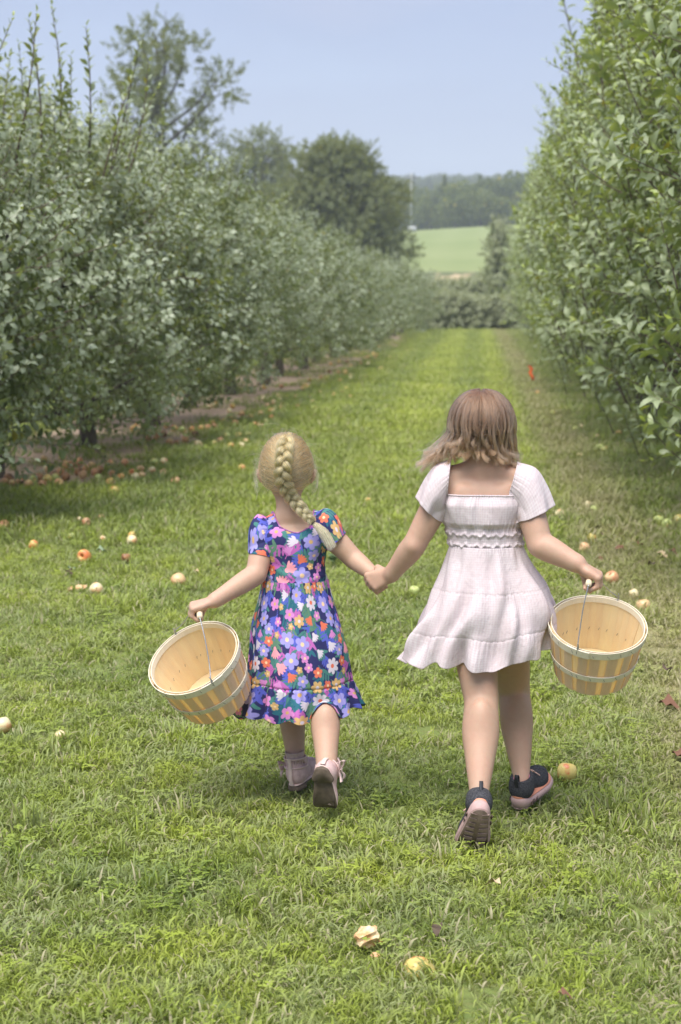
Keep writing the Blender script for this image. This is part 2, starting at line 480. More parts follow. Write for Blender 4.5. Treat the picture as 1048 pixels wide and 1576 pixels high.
# ================================================================ leaves, shoots, apple trees
def leaf_geo(L=1.0, wd=.5, arch=.35, fold=.22, seg=4, wave=.0):
    """a leaf lying along +x, base at the origin: midrib row and two margin rows"""
    t = np.linspace(0, 1, seg + 1); w_ = wd * .5 * np.sin(math.pi * t ** .85) ** .8; w_[0] = .03; w_[-1] = .0
    x = L * t * (1 - .12 * t * arch); z = L * (.10 * np.sin(t * 2.2) - arch * .5 * t * t)
    V = []; F = []
    for i in range(seg + 1):
        ww = w_[i] * L; wv = wave * L * math.sin(i * 2.3)
        V += [(x[i], -ww, z[i] + fold * ww + wv), (x[i], 0, z[i]), (x[i], ww, z[i] + fold * ww - wv)]
    for i in range(seg):
        a = i * 3; F += [(a, a + 1, a + 4, a + 3), (a + 1, a + 2, a + 5, a + 4)]
    return np.array(V), F
def leaf_material(name, dark, light, under, fresh, rough=.42, vein=True):
    q = NM(name, rough, .5)
    lv = q.attr('lv').outputs['Fac']; tip = q.attr('tip').outputs['Fac']
    oi = q.n('ObjectInfo').outputs['Random']
    f = q.math('FRACT', q.math('ADD', lv, oi))
    c = q.mix(f, dark, light)
    c = q.mix(q.rng(q.noise(.9, q.pos(), 2), .35, .65, 0, .3), c, light)
    yel = q.math('GREATER_THAN', f, .985)
    c = q.mix(yel, c, (.42, .33, .04))
    c = q.mix(tip, c, fresh)
    geo = q.n('NewGeometry')
    c2 = q.mix(q.math('MULTIPLY', geo.outputs['Backfacing'], q.rng(tip, 0, 1, 1, .2)), c, under)
    q.col(c2)
    q.translucent(q.mix(.6, c, (.50, .56, .06)), .36)
    return q.m
leafL_mat = leaf_material('apple_leaf_grey_green', (.034, .062, .028), (.22, .27, .155), (.40, .46, .33), (.42, .49, .13), .32)
leafR_mat = leaf_material('apple_leaf_green', (.095, .145, .055), (.31, .38, .185), (.42, .49, .29), (.62, .75, .10), .40)
leafF_mat = leaf_material('woodland_leaf', (.055, .07, .025), (.175, .185, .065), (.16, .19, .09), (.22, .27, .08), .6)
leafD_mat = leaf_material('hedge_leaf', (.13, .15, .085), (.38, .41, .26), (.4, .43, .28), (.48, .50, .25), .6)
bark = NM('apple_bark', .9, .15)
bark.col(bark.mix(bark.rng(bark.noise(18, bark.mapping(bark.objc(), (1, 1, .3))), .35, .65), (.045, .038, .032), (.17, .145, .12)))
bark.bump(bark.noise(40, bark.mapping(bark.objc(), (1, 1, .25))), .8, .02)
twig_mat = plain('apple_twig', (.15, .115, .09), .8, .2, .3, 30)

def shoot_mesh(seed, mat, length, nl, L, wd, arch, spread, tips):
    """one leafy shoot along +z; returns the mesh and the leaves' own matrices"""
    r = np.random.default_rng(seed); V = []; F = []; lv = []; tp = []; k = 0; mats = []; mi = []
    bend = r.normal(0, .12, 2)
    def cpt(t): return np.array([bend[0] * length * t * t, bend[1] * length * t * t, length * t])
    tv, tf = tube([cpt(t) for t in np.linspace(0, 1, 4)], np.array([.004, .003, .002, .001]) * (length / .35), 3, False)
    V.append(tv); F += [tuple(f) for f in tf]; k = len(tv); lv += [0] * k; tp += [0] * k; mi += [1] * len(tf)
    for i in range(nl):
        t = .08 + .92 * (i / (nl - 1)) ** .9; a = i * 2.4 + r.normal(0, .35)
        young = sm(.72, 1, t)
        LL = L * r.uniform(.75, 1.15) * (1 - .35 * young)
        tilt = spread * (1 - .55 * young) + r.normal(0, .18)      # angle from the stem
        gv, gf = leaf_geo(1, wd * r.uniform(.85, 1.1) * (1 - .2 * young), arch * r.uniform(.5, 1.4), .25, 4, .02)
        pet = .18
        gv[:, 0] += pet
        # local x axis direction
        R_ = (Matrix.Rotation(a, 4, 'Z') @ Matrix.Rotation(-(math.pi / 2 - tilt), 4, 'Y') @ Matrix.Rotation(r.normal(0, .45), 4, 'X'))
        M = Matrix.Translation(Vector(cpt(t))) @ R_ @ Matrix.Scale(LL, 4)
        mats.append(M.copy())
        Mn = np.array(M)
        vv = gv @ Mn[:3, :3].T + Mn[:3, 3]
        V.append(vv); F += [tuple(x + k for x in f) for f in gf]; k += len(vv)
        val = r.uniform(0, 1); lv += [val] * len(vv); tp += [young * tips * r.uniform(.4, 1)] * len(vv); mi += [0] * len(gf)
    me = mesh('leafy_shoot', np.concatenate(V), F, [mat, twig_mat], attrs={'lv': lv, 'tip': tp}, midx=mi)
    return me, mats
def shoot_family(cname, mat, specs, seed0):
    ms = []; mm = []
    for i, s in enumerate(specs):
        me, m = shoot_mesh(seed0 + i, mat, *s); ms.append(me); mm.append(m)
    return template(cname, ms), mm
#                       length nl  L    wd  arch spread tips
specL = [(.30, 15, .068, .58, .5, 1.15, .35), (.26, 14, .072, .6, .6, 1.25, .2), (.34, 17, .066, .56, .4, 1.05, .5), (.22, 12, .075, .6, .6, 1.3, .1),
         (.55, 22, .060, .52, .4, .85, .8), (.65, 26, .056, .5, .4, .8, 1.0)]
specR = [(.34, 13, .112, .41, .8, .95, .5), (.40, 14, .110, .40, .9, .9, .7), (.30, 12, .114, .42, .8, 1.1, .3), (.26, 11, .110, .45, .7, 1.2, .15),
         (.70, 24, .104, .40, .9, .75, 1.0), (.85, 28, .098, .39, 1.0, .72, 1.0)]
shootsL, matsL = shoot_family('grey_shoot', leafL_mat, specL, 100)
shootsR, matsR = shoot_family('green_shoot', leafR_mat, specR, 200)
specF = [(.5, 16, .15, .6, .5, 1.2, .2), (.45, 14, .16, .6, .5, 1.3, .2), (.6, 18, .14, .55, .4, 1.0, .3)]
shootsF, _ = shoot_family('woodland_shoot', leafF_mat, specF, 300)
shootsD, _ = shoot_family('hedge_shoot', leafD_mat, specF, 330)
def single_leaf(mat, name, wd, arch):
    V, F = leaf_geo(1, wd, arch, .25, 4, .02); V[:, 0] += .18
    pv, pf = tube([(0, 0, 0), (.1, 0, .02), (.2, 0, .01)], .012, 3, False)
    F = F + [tuple(i + len(V) for i in f) for f in pf]
    return mesh('leaf', np.vstack([V, pv]), F, mat)
leafL_me = [single_leaf(leafL_mat, 'l', .58, .5), single_leaf(leafL_mat, 'l', .55, .75)]
leafR_me = [single_leaf(leafR_mat, 'l', .41, .8), single_leaf(leafR_mat, 'l', .40, 1.1)]

def tree_shoots(r, cx, rad, hgt, zb, n, upright, water, family_hi, narrow=1.0, yr=1.12):
    """positions, directions, template index of a crown's shoots in tree space"""
    P = []; D = []; I = []; S = []
    zc = zb + (hgt - zb) * .46; rz = (hgt - zb) * .56
    lob = [(r.uniform(0, 6.28), r.uniform(-.6, .9), r.uniform(.75, 1.15)) for _ in range(9)]
    while len(P) < n:
        d = r.normal(size=3); d /= np.linalg.norm(d)
        if d[2] < -.9: continue
        bump = 1 + .13 * math.sin(3.1 * d[0] + cx) * math.cos(4.3 * d[2] + 2 * cx) + .10 * math.sin(7 * d[1] + 5 * d[2] + cx * 3)
        sh = r.uniform(.2, 1.0) ** .45
        p = np.array([d[0] * rad * bump * sh, d[1] * rad * yr * bump * sh, zc + d[2] * rz * bump * sh])
        if d[2] < 0: p[:2] *= 1 + .28 * abs(d[2]) ** 1.2
        if p[2] > zc: p[:2] *= 1 - .28 * narrow * ((p[2] - zc) / rz) ** 2
        if p[2] < zb * r.uniform(.8, 1.3): continue
        hol = math.sin(p[0] * 3.7 + cx) * math.sin(p[1] * 4.1 + 1.7 * cx) + math.sin(p[2] * 4.6 + p[1] * 2.3 + cx) * math.cos(p[0] * 2.9 - p[1] * 3.1)
        if hol < (-.35 if narrow > .5 else -.6) and sh > .62 and r.uniform() < .85: continue
        out = np.array([d[0], d[1], d[2] * .6 + upright]) + r.normal(0, .35, 3)
        out /= np.linalg.norm(out)
        long_ = narrow < .5 and r.uniform() < .42
        if long_: out = out * .55 + np.array([0, 0, .75]); out /= np.linalg.norm(out)
        P.append(p - (out * .3 if long_ else 0)); D.append(out); I.append(r.integers(4, 6) if long_ else r.integers(0, 4)); S.append(r.uniform(.65, .95) if long_ else r.uniform(.8, 1.2))
    for k in range(water):                      # upright one-year shoots standing out of the top
        a = r.uniform(0, 6.28); q = r.uniform(0, 1) ** .6 * rad * .8
        zt = zc + rz * math.sqrt(max(0, 1 - (q / rad) ** 2)) * .93
        D_ = np.array([math.cos(a) * .22, math.sin(a) * .22, 1]) + r.normal(0, .08, 3); D_ /= np.linalg.norm(D_)
        P.append(np.array([math.cos(a) * q, math.sin(a) * q, zt - .05])); D.append(D_); I.append(r.integers(4, 6)); S.append(r.uniform(.7, 1.15) * family_hi)
    for k in range(water // 2 * 3):             # and leaning ones on the flanks
        a = r.uniform(0, 6.28); el = r.uniform(.0, .9)
        p = np.array([math.cos(a) * math.cos(el) * rad * .9, math.sin(a) * math.cos(el) * rad, zc + math.sin(el) * rz * .85])
        D_ = np.array([math.cos(a) * .55, math.sin(a) * .55, .9]) + r.normal(0, .12, 3); D_ /= np.linalg.norm(D_)
        P.append(p); D.append(D_); I.append(r.integers(4, 6)); S.append(r.uniform(.5, .85))
    return np.array(P), np.array(D), np.array(I), np.array(S)
def trunk_mesh(r, hgt, r0, rad, nlimb, low):
    mb = MB(); lean = r.normal(0, .06, 2)
    tp = [(0, 0, -.05), (lean[0] * .3, lean[1] * .3, low * .5), (lean[0], lean[1], low), (lean[0] * 1.5, lean[1] * 1.5, hgt * .5), (lean[0] * 2, lean[1] * 2, hgt * .85)]
    P = catmull(tp, 14); rr = r0 * np.interp(np.linspace(0, 1, 14), [0, .08, .3, .6, 1], [1.5, 1.05, .9, .55, .18])
    mb.tube(P, rr, 9)
    limbs = MB()
    for k in range(nlimb):
        a = k * 2.4 + r.normal(0, .3); z0 = low + (hgt * .75 - low) * k / nlimb; i = np.argmin(abs(P[:, 2] - z0)); b = P[i]
        L = rad * r.uniform(.55, .85) * (1 - .4 * k / nlimb)
        e = b + np.array([math.cos(a) * L, math.sin(a) * L, L * r.uniform(.25, .8)])
        m = (b + e) / 2 + np.array([0, 0, -.05 * L]) + r.normal(0, .06, 3)
        Q = catmull([b, m, e], 8); limbs.tube(Q, np.linspace(r0 * .38, .008, 8), 6)
        for s in range(4):
            t = r.uniform(.35, .95); c = Q[int(t * 7)]; e2 = c + r.normal(0, 1, 3) * np.array([.3, .3, .2]) * rad * .6 + np.array([0, 0, .15])
            limbs.tube(catmull([c, (c + e2) / 2 + r.normal(0, .03, 3), e2], 5), np.linspace(.012, .004, 5), 4)
    return mb.mesh('trunk', bark.m), limbs.mesh('limb', bark.m)
def euler_from_dir(D, r):
    out = []
    for d in D:
        q = Vector(d).to_track_quat('Z', 'Y') @ Euler((0, 0, r.uniform(0, 6.28))).to_quaternion()
        out.append(q.to_euler())
    return out
CAMP = np.array([0, 0, CAMZ])
def apple_tree(x, y, label, group, side, rad, hgt, zb, n, water, seed, single=0, upright=.55, r0=.075):
    r = np.random.default_rng(seed)
    t = empty('apple_tree', (x, y, float(terrain(x, y)) - .01)); tag(t, label, 'tree', group)
    tm, lm = trunk_mesh(r, hgt, r0, rad, 8, max(.55, zb + .12))
    tk = obj('trunk', tm, t); obj('limb', lm, tk)
    P, D, I, S = tree_shoots(r, seed, rad, hgt, zb, n, upright, water, 1.3 if (side == 'R' and y < 24) or (side == 'L' and y < 15) else 1.0, .8 if side == 'L' else .05, .97 if side == 'L' else 1.15)
    E = euler_from_dir(D, r)
    coll, mats, lme = (shootsL, matsL, leafL_me) if side == 'L' else (shootsR, matsR, leafR_me)
    keep = np.ones(len(P), bool)
    if single:
        wp = P + np.array([x, y, 0])
        best = np.linalg.norm(wp - CAMP, axis=1)
        ok = []
        inv = CAMM.transposed()
        for i in range(len(P)):
            c = inv @ (Vector(wp[i]) - Vector(CAMP)); px = 524 + FPX * c.x / -c.z; py = 788 - FPX * c.y / -c.z
            if -5 < px < 1053 and -5 < py < 1500: ok.append((best[i], i))
        ok.sort()
        cnt = 0; tw = MB()
        for _, i in ok:
            if cnt + len(mats[I[i]]) > single: break
            M = Matrix.LocRotScale(Vector(P[i]), E[i], Vector((S[i],) * 3)); keep[i] = False
            L_ = (specL if side == 'L' else specR)[I[i]][0]
            tw.tube([M @ Vector((0, 0, 0)), M @ Vector((0, 0, L_ * .5)), M @ Vector((0, 0, L_))], [.004, .003, .0012], 4, False)
            for Lm in mats[I[i]]:
                lf = bpy.data.objects.new('leaf', lme[cnt % 2]); lf.parent = t; lf.matrix_local = M @ Lm
                scene.collection.objects.link(lf); cnt += 1
        if cnt: obj('twig', tw.mesh('twig', twig_mat), t)['kind'] = 'stuff'
    s = scatter('leaves', P[keep], np.array([tuple(e) for e in E])[keep], S[keep], I[keep], coll, t)
    return t
ORD = ['first', 'second', 'third', 'fourth', 'fifth', 'sixth', 'seventh', 'eighth', 'ninth', 'tenth', 'eleventh', 'twelfth', 'thirteenth', 'fourteenth', 'fifteenth',
       'sixteenth', 'seventeenth', 'eighteenth', 'nineteenth', 'twentieth', 'twenty-first', 'twenty-second']
extraL = ['its trunk outside the frame', 'dark trunk beside the apple heap', 'low skirted, over bare soil', 'its trunk standing clear on bare soil', 'short dark trunk showing under a dense crown']
for i in range(19):
    Y = 10.7 + i * 2.85; X = -3.85 + (Y - 13.6) * .021
    r = np.random.default_rng(900 + i)
    lab = '%s apple tree in the left row%s' % (ORD[i], (', ' + extraL[i]) if i < 5 else '')
    rad = 1.5 + r.uniform(-.12, .15); h = [2.95, 3.0, 2.9, 3.1][i] if i < 4 else (2.75 if i < 8 else 2.5) + r.uniform(-.2, .2)
    if i in (3, 7, 12): rad -= .15; h += .12
    if i == 2: rad = 1.22
    if i == 5: rad = 1.25
    apple_tree(X + r.normal(0, .08), Y, lab, 'apple trees of the left orchard row', 'L', rad, h, .30 if i < 2 else .36,
               1650 if i < 4 else (900 if i < 10 else 420), [16, 30, 16, 10, 8][i] if i < 5 else 5, 1000 + i, single=285 if i < 3 else 0, upright=.45, r0=.085)
extraR = ['cut by the right frame edge', 'its tall shoots reaching above the picture', 'tall upright shoots', '', 'an orange ribbon on its low twigs']
for i in range(20):
    Y = 8.9 + i * 2.7; X = 2.14 + (Y - 9.5) * .004 - (.14 if 3 < Y - 9.5 < 24 else 0)
    r = np.random.default_rng(700 + i)
    lab = '%s apple tree in the right row%s' % (ORD[i], (', ' + extraR[i]) if i < 5 and extraR[i] else '')
    apple_tree(X + r.normal(0, .06), Y, lab, 'apple trees of the right orchard row', 'R', 1.18 + r.uniform(-.06, .08), [4.3, 4.6, 4.65, 4.6, 4.5][i] if i < 5 else 4.35 + r.uniform(-.25, .25), .38,
               980 if i < 4 else (640 if i < 9 else 380), [64, 60, 54, 46][i] if i < 4 else (34 if i < 9 else 20), 1100 + i, single=285 if i < 4 else 0, upright=.8, r0=.07)
# ================================================================ hedge, field edge trees, woods, pole, haze
fbark = plain('woodland_bark', (.11, .10, .085), .9, .1, .3, 6)
def branch_tree(name, label, cat, loc, h, spreadw, n_clump, per, coll, seed, trunk_r, low, clump_r, scl, lean=0, open_=False, group=None, bare=0):
    r = np.random.default_rng(seed); t = empty(name, loc); tag(t, label, cat, group)
    mb = MB(); lb = MB()
    P = catmull([(0, 0, -.3), (lean * .2, 0, h * .35), (lean * .5, 0, h * .65), (lean, 0, h * .97)], 16)
    mb.tube(P, np.linspace(trunk_r, trunk_r * .12, 16), 7)
    C = []
    for k in range(n_clump):
        f = low + (1 - low) * ((k + .5) / n_clump); b = P[min(15, int((f * .82) * 15))]
        prof = math.sin(math.pi * min(1, (f - low) / (1 - low) * .78 + .20)) ** .7
        a = k * 2.4 + r.normal(0, .3); L = spreadw * prof * r.uniform(.55, 1.0)
        e = np.array([b[0] + math.cos(a) * L, b[1] + math.sin(a) * L, h * f + r.normal(0, .02) * h])
        Q = catmull([b, (b + e) / 2 + r.normal(0, .04 * h, 3) * .3, e], 6); lb.tube(Q, np.linspace(trunk_r * .35, .012, 6), 5)
        C.append((e, clump_r * r.uniform(.7, 1.2)))
        if open_: C.append(((b + e) / 2 + r.normal(0, .15, 3), clump_r * .5))
        for q in range(3):
            e2 = e + r.normal(0, 1, 3) * clump_r * .6 + np.array([0, 0, clump_r * .3]); lb.tube(catmull([Q[3], (Q[3] + e2) / 2, e2], 4), np.linspace(.03, .008, 4), 4)
    for q in range(bare):
        a = r.uniform(0, 6.28); s0 = np.array([math.cos(a) * spreadw * .4 * r.uniform(), math.sin(a) * spreadw * .4, h * .86])
        e2 = s0 + np.array([math.cos(a) * .5, math.sin(a) * .5, h * r.uniform(.10, .2)]) + r.normal(0, .2, 3)
        lb.tube(catmull([s0, (s0 + e2) / 2 + r.normal(0, .1, 3), e2], 5), np.linspace(.035, .01, 5), 4)
        C.append((e2 - np.array([0, 0, .3]), .35))
    tk = obj('trunk', mb.mesh('trunk', fbark), t); obj('limb', lb.mesh('limb', fbark), tk)
    PP = []; DD = []
    for c, cr in C:
        m = int(per * (cr / clump_r) ** 2)
        d = r.normal(size=(m, 3)); d /= np.linalg.norm(d, axis=1)[:, None]
        rad = r.uniform(.2, 1, m) ** .5
        PP.append(c + d * rad[:, None] * cr * np.array([1.15, 1.15, .75])); DD.append(d * .8 + np.array([0, 0, .35]) + r.normal(0, .35, (m, 3)))
    PP = np.concatenate(PP); DD = np.concatenate(DD); E = euler_from_dir(DD, r)
    scatter('crown', PP, np.array([tuple(e) for e in E]), r.uniform(.75, 1.25, len(PP)) * scl, r.integers(0, 3, len(PP)), coll, t)
    return t
def gpos(px, Y):
    p = W(px, 450, Y); return (p.x, Y, float(terrain(p.x, Y)))
branch_tree('shade_tree', 'tall airy tree with open drooping branches rising above the left apple row', 'tree', gpos(262, 75), 12.3, 3.4, 24, 34, shootsF, 51, .26, .42, .80, 1.0, lean=-.5, open_=True)
branch_tree('oak_tree', 'broad dark olive-green tree with twiggy top behind the middle of the left row', 'tree', gpos(524, 82), 6.5, 2.85, 46, 120, shootsF, 52, .25, .18, 1.0, 1.0, bare=16)
branch_tree('slender_tree', 'slim olive tree standing behind the hedge at the end of the alley', 'tree', gpos(768, 74), 3.95, .48, 15, 30, shootsD, 53, .07, .22, .34, .7)
branch_tree('field_tree', 'round tree peeping over the left apple row beside the dark oak', 'tree', gpos(405, 110), 7.8, 3.0, 22, 46, shootsF, 54, .2, .3, 1.2, 1.3)

# the hedge across the end of the alley
def hedge():
    r = np.random.default_rng(61); n = 5200
    x = r.uniform(-4.5, 2.4, n); h = 1.25 + .28 * fbm(x, x * 0, 5, 3, .9)
    z = r.uniform(.05, 1, n) ** .8 * h; y = 66 + r.uniform(-.55, .55, n) * np.sqrt(np.clip(1 - (z / 1.6) ** 3, .1, 1)); 
    P = np.stack([x, y, z], 1); D = np.stack([r.normal(0, .5, n), r.normal(-.3, .5, n), r.uniform(.1, 1, n)], 1)
    t = empty('hedge', (-1, 66, 0)); tag(t, 'low grey-green hedge closing the far end of the mown alley', 'hedge')
    P = P - np.array([-1, 66, 0])
    E = np.array([tuple(e) for e in euler_from_dir(D, r)])
    scatter('leaves', P, E, r.uniform(.5, .8, n), r.integers(0, 3, n), shootsD, t)
    mb = MB()
    for k in range(30):
        xx = -3.3 + k * .22; mb.tube([(xx, 0, 0), (xx + r.normal(0, .05), 0, .5), (xx + r.normal(0, .1), 0, 1.0)], [.03, .02, .01], 5)
    obj('stem', mb.mesh('stem', fbark), t)
hedge()
def shrub_row(name, label, x0, x1, Y, h, n, seed, sc):
    r = np.random.default_rng(seed); x = r.uniform(x0, x1, n); gz = terrain(x, np.full(n, Y))
    hh = h * (1 + .35 * fbm(x, x * 0, seed, 3, .6)); z = r.uniform(.05, 1, n) ** .7 * hh
    y = Y + r.uniform(-.8, .8, n); P = np.stack([x, y, z + gz], 1); D = np.stack([r.normal(0, .5, n), r.normal(-.2, .5, n), r.uniform(.1, 1, n)], 1)
    o = scatter(name, P, np.array([tuple(e) for e in euler_from_dir(D, r)]), r.uniform(.8, 1.2, n) * sc, r.integers(0, 3, n), shootsD)
    return tag(o, label, 'undergrowth')
shrub_row('undergrowth', 'pale weedy growth on the bank between the hedge and the field', -12, 6, 77, .95, 6000, 62, .9)

# far trees and woods
def far_crown(seed, conif):
    r = np.random.default_rng(seed); V = []; F = []; lv = []; k = 0; n = 1500 if not conif else 800
    lobes = [(r.uniform(-.6, .6), r.uniform(-.6, .6), r.uniform(.35, .8), r.uniform(.3, .5)) for _ in range(11)]
    for i in range(n):
        if conif:
            z = r.uniform(.08, 1) ** .9; a = r.uniform(0, 6.28); q = (1 - z) * .30 * r.uniform(.6, 1.05) * (1 + .25 * math.sin(z * 40)) + .01
            c = np.array([math.cos(a) * q, math.sin(a) * q, z]); d = np.array([math.cos(a), math.sin(a), -.2]); s = .035
        else:
            lx, ly, lz, lr = lobes[r.integers(0, 11)]; d = r.normal(size=3); d /= np.linalg.norm(d)
            if d[2] < -.6: continue
            c = np.array([lx * .55, ly * .55, lz]) + d * lr * .62 * r.uniform(.8, 1.05); s = .04
            c[2] = max(c[2], .05)
        d = d + r.normal(0, .5, 3); d /= np.linalg.norm(d); u = np.cross(d, r.normal(size=3)); u /= np.linalg.norm(u); v = np.cross(d, u)
        s *= r.uniform(.6, 1.3)
        V += [c + u * s, c + v * s * .7, c - u * s, c - v * s * .7]; F.append((k, k + 1, k + 2, k + 3)); k += 4; lv += [r.uniform()] * 4
    return mesh('far_crown', V, F, leafW_mat, attrs={'lv': lv}, smooth=False)
leafW_mat = leaf_material('far_wood_leaf', (.016, .030, .016), (.10, .13, .05), (.08, .11, .04), (.1, .13, .04), .8)
_q = leafW_mat.node_tree
fc = [far_crown(400 + i, i >= 4) for i in range(7)]
fcc = template('far_crown', fc)
leafE_mat = leaf_material('field_edge_leaf', (.04, .06, .025), (.20, .235, .09), (.1, .13, .05), (.1, .13, .04), .8)
fe = []
for me_ in fc:
    c_ = me_.copy(); c_.materials.clear(); c_.materials.append(leafE_mat); fe.append(c_)
def woods():
    r = np.random.default_rng(71); P = []; S = []; I = []
    for k in range(3600):
        y = 205 + 480 * r.uniform() ** .9; x = r.uniform(-.30, .22) * y * 1.15
        if y < 225 and -30 < x < 30: continue
        P.append((x, y, float(terrain(x, y)) - .5)); con = r.uniform() < .12
        s = r.uniform(5, 8.5) * (1.15 if con else 1); S.append((s * (.9 if not con else .9), s * .9, s)); I.append(r.integers(4, 7) if con else r.integers(0, 4))
    n = len(P); o = scatter('distant_woods', P, np.stack([np.zeros(n), np.zeros(n), r.uniform(0, 6.28, n)], 1), np.array(S), np.array(I), fcc)
    tag(o, 'wooded hills of mixed trees fading blue beyond the green field', 'woods')
woods()
farlist = [(700, 214, 6.6, 1, 'large dark round tree at the top edge of the green field'), (662, 216, 5.0, 0, 'small rounded tree just right of the white pole'),
           (738, 213, 5.4, 2, 'bushy tree right of the largest tree on the field edge'), (766, 212, 4.4, 3, 'low broad tree at the field edge near the green right row'),
           (800, 212, 4.8, 0, 'mid green tree on the field edge, partly behind the right row'), (612, 220, 6.6, 2, 'hazy tree left of the white pole on the field edge'),
           (585, 226, 6.2, 1, 'hazy tree behind the twiggy dark oak, furthest left on the field edge'), (683, 232, 8.5, 5, 'dark pointed conifer rising behind the field edge trees')]
for i, (px, Y, s, k, lab) in enumerate(farlist):
    p = gpos(px, Y); t = empty('field_edge_tree', p); tag(t, lab, 'tree', 'trees along the top of the green field')
    cm = bpy.data.objects.new('crown', fe[k]); link(cm, t); cm.scale = (s * .85, s * .85, s); cm.rotation_euler = (0, 0, i * 1.3)
    mb = MB(); mb.tube([(0, 0, -.5), (0, 0, s * .3), (.1, 0, s * .6)], [.25, .2, .1], 6); obj('trunk', mb.mesh('trunk', fbark), t)

# the pole at the field edge
t = empty('utility_pole', gpos(632, 186)); tag(t, 'thin pale utility pole at the top of the green field', 'utility pole')
white = plain('weathered_white', (.42, .43, .43), .6, .3, .08, 5)
mb = MB(); mb.tube([(0, 0, -.3), (0, 0, 3), (0, 0, 6.3)], [.07, .065, .05], 8); obj('pole', mb.mesh('pole', white), t)
mb = MB(); mb.tube([(-.8, 0, 5.7), (.8, 0, 5.7)], .05, 5); mb.tube([(-.5, 0, 5.2), (.5, 0, 5.2)], .05, 5); obj('crossarm', mb.mesh('crossarm', fbark), t)
t = empty('hay_bale', gpos(634, 183)); tag(t, 'white wrapped hay bale lying at the foot of the thin pole', 'hay bale')
mb = MB(); P = np.array([(-.75, 0, .55), (-.7, 0, .55), (0, 0, .56), (.7, 0, .55), (.75, 0, .55)]); P = P * .55; mb.tube(P, [.22, .30, .31, .30, .22], 18); obj('wrap', mb.mesh('wrap', white), t)

def haze():
    bm = bmesh.new(); bmesh.ops.create_cube(bm, size=1); me = bpy.data.meshes.new('haze'); bm.to_mesh(me); bm.free()
    o = obj('haze', me); o.location = (0, 590, 46.5); o.scale = (4200, 1210, 95)
    o['kind'] = 'stuff'
    m = bpy.data.materials.new('thin_summer_haze'); m.use_nodes = True; n = m.node_tree.nodes; n.clear()
    v = n.new('ShaderNodeVolumePrincipled'); v.inputs['Color'].default_value = (.80, .88, 1, 1); v.inputs['Density'].default_value = HAZE; v.inputs['Anisotropy'].default_value = 0
    out = n.new('ShaderNodeOutputMaterial'); m.node_tree.links.new(v.outputs[0], out.inputs['Volume']); me.materials.append(m)
HAZE = 0.00095
haze()
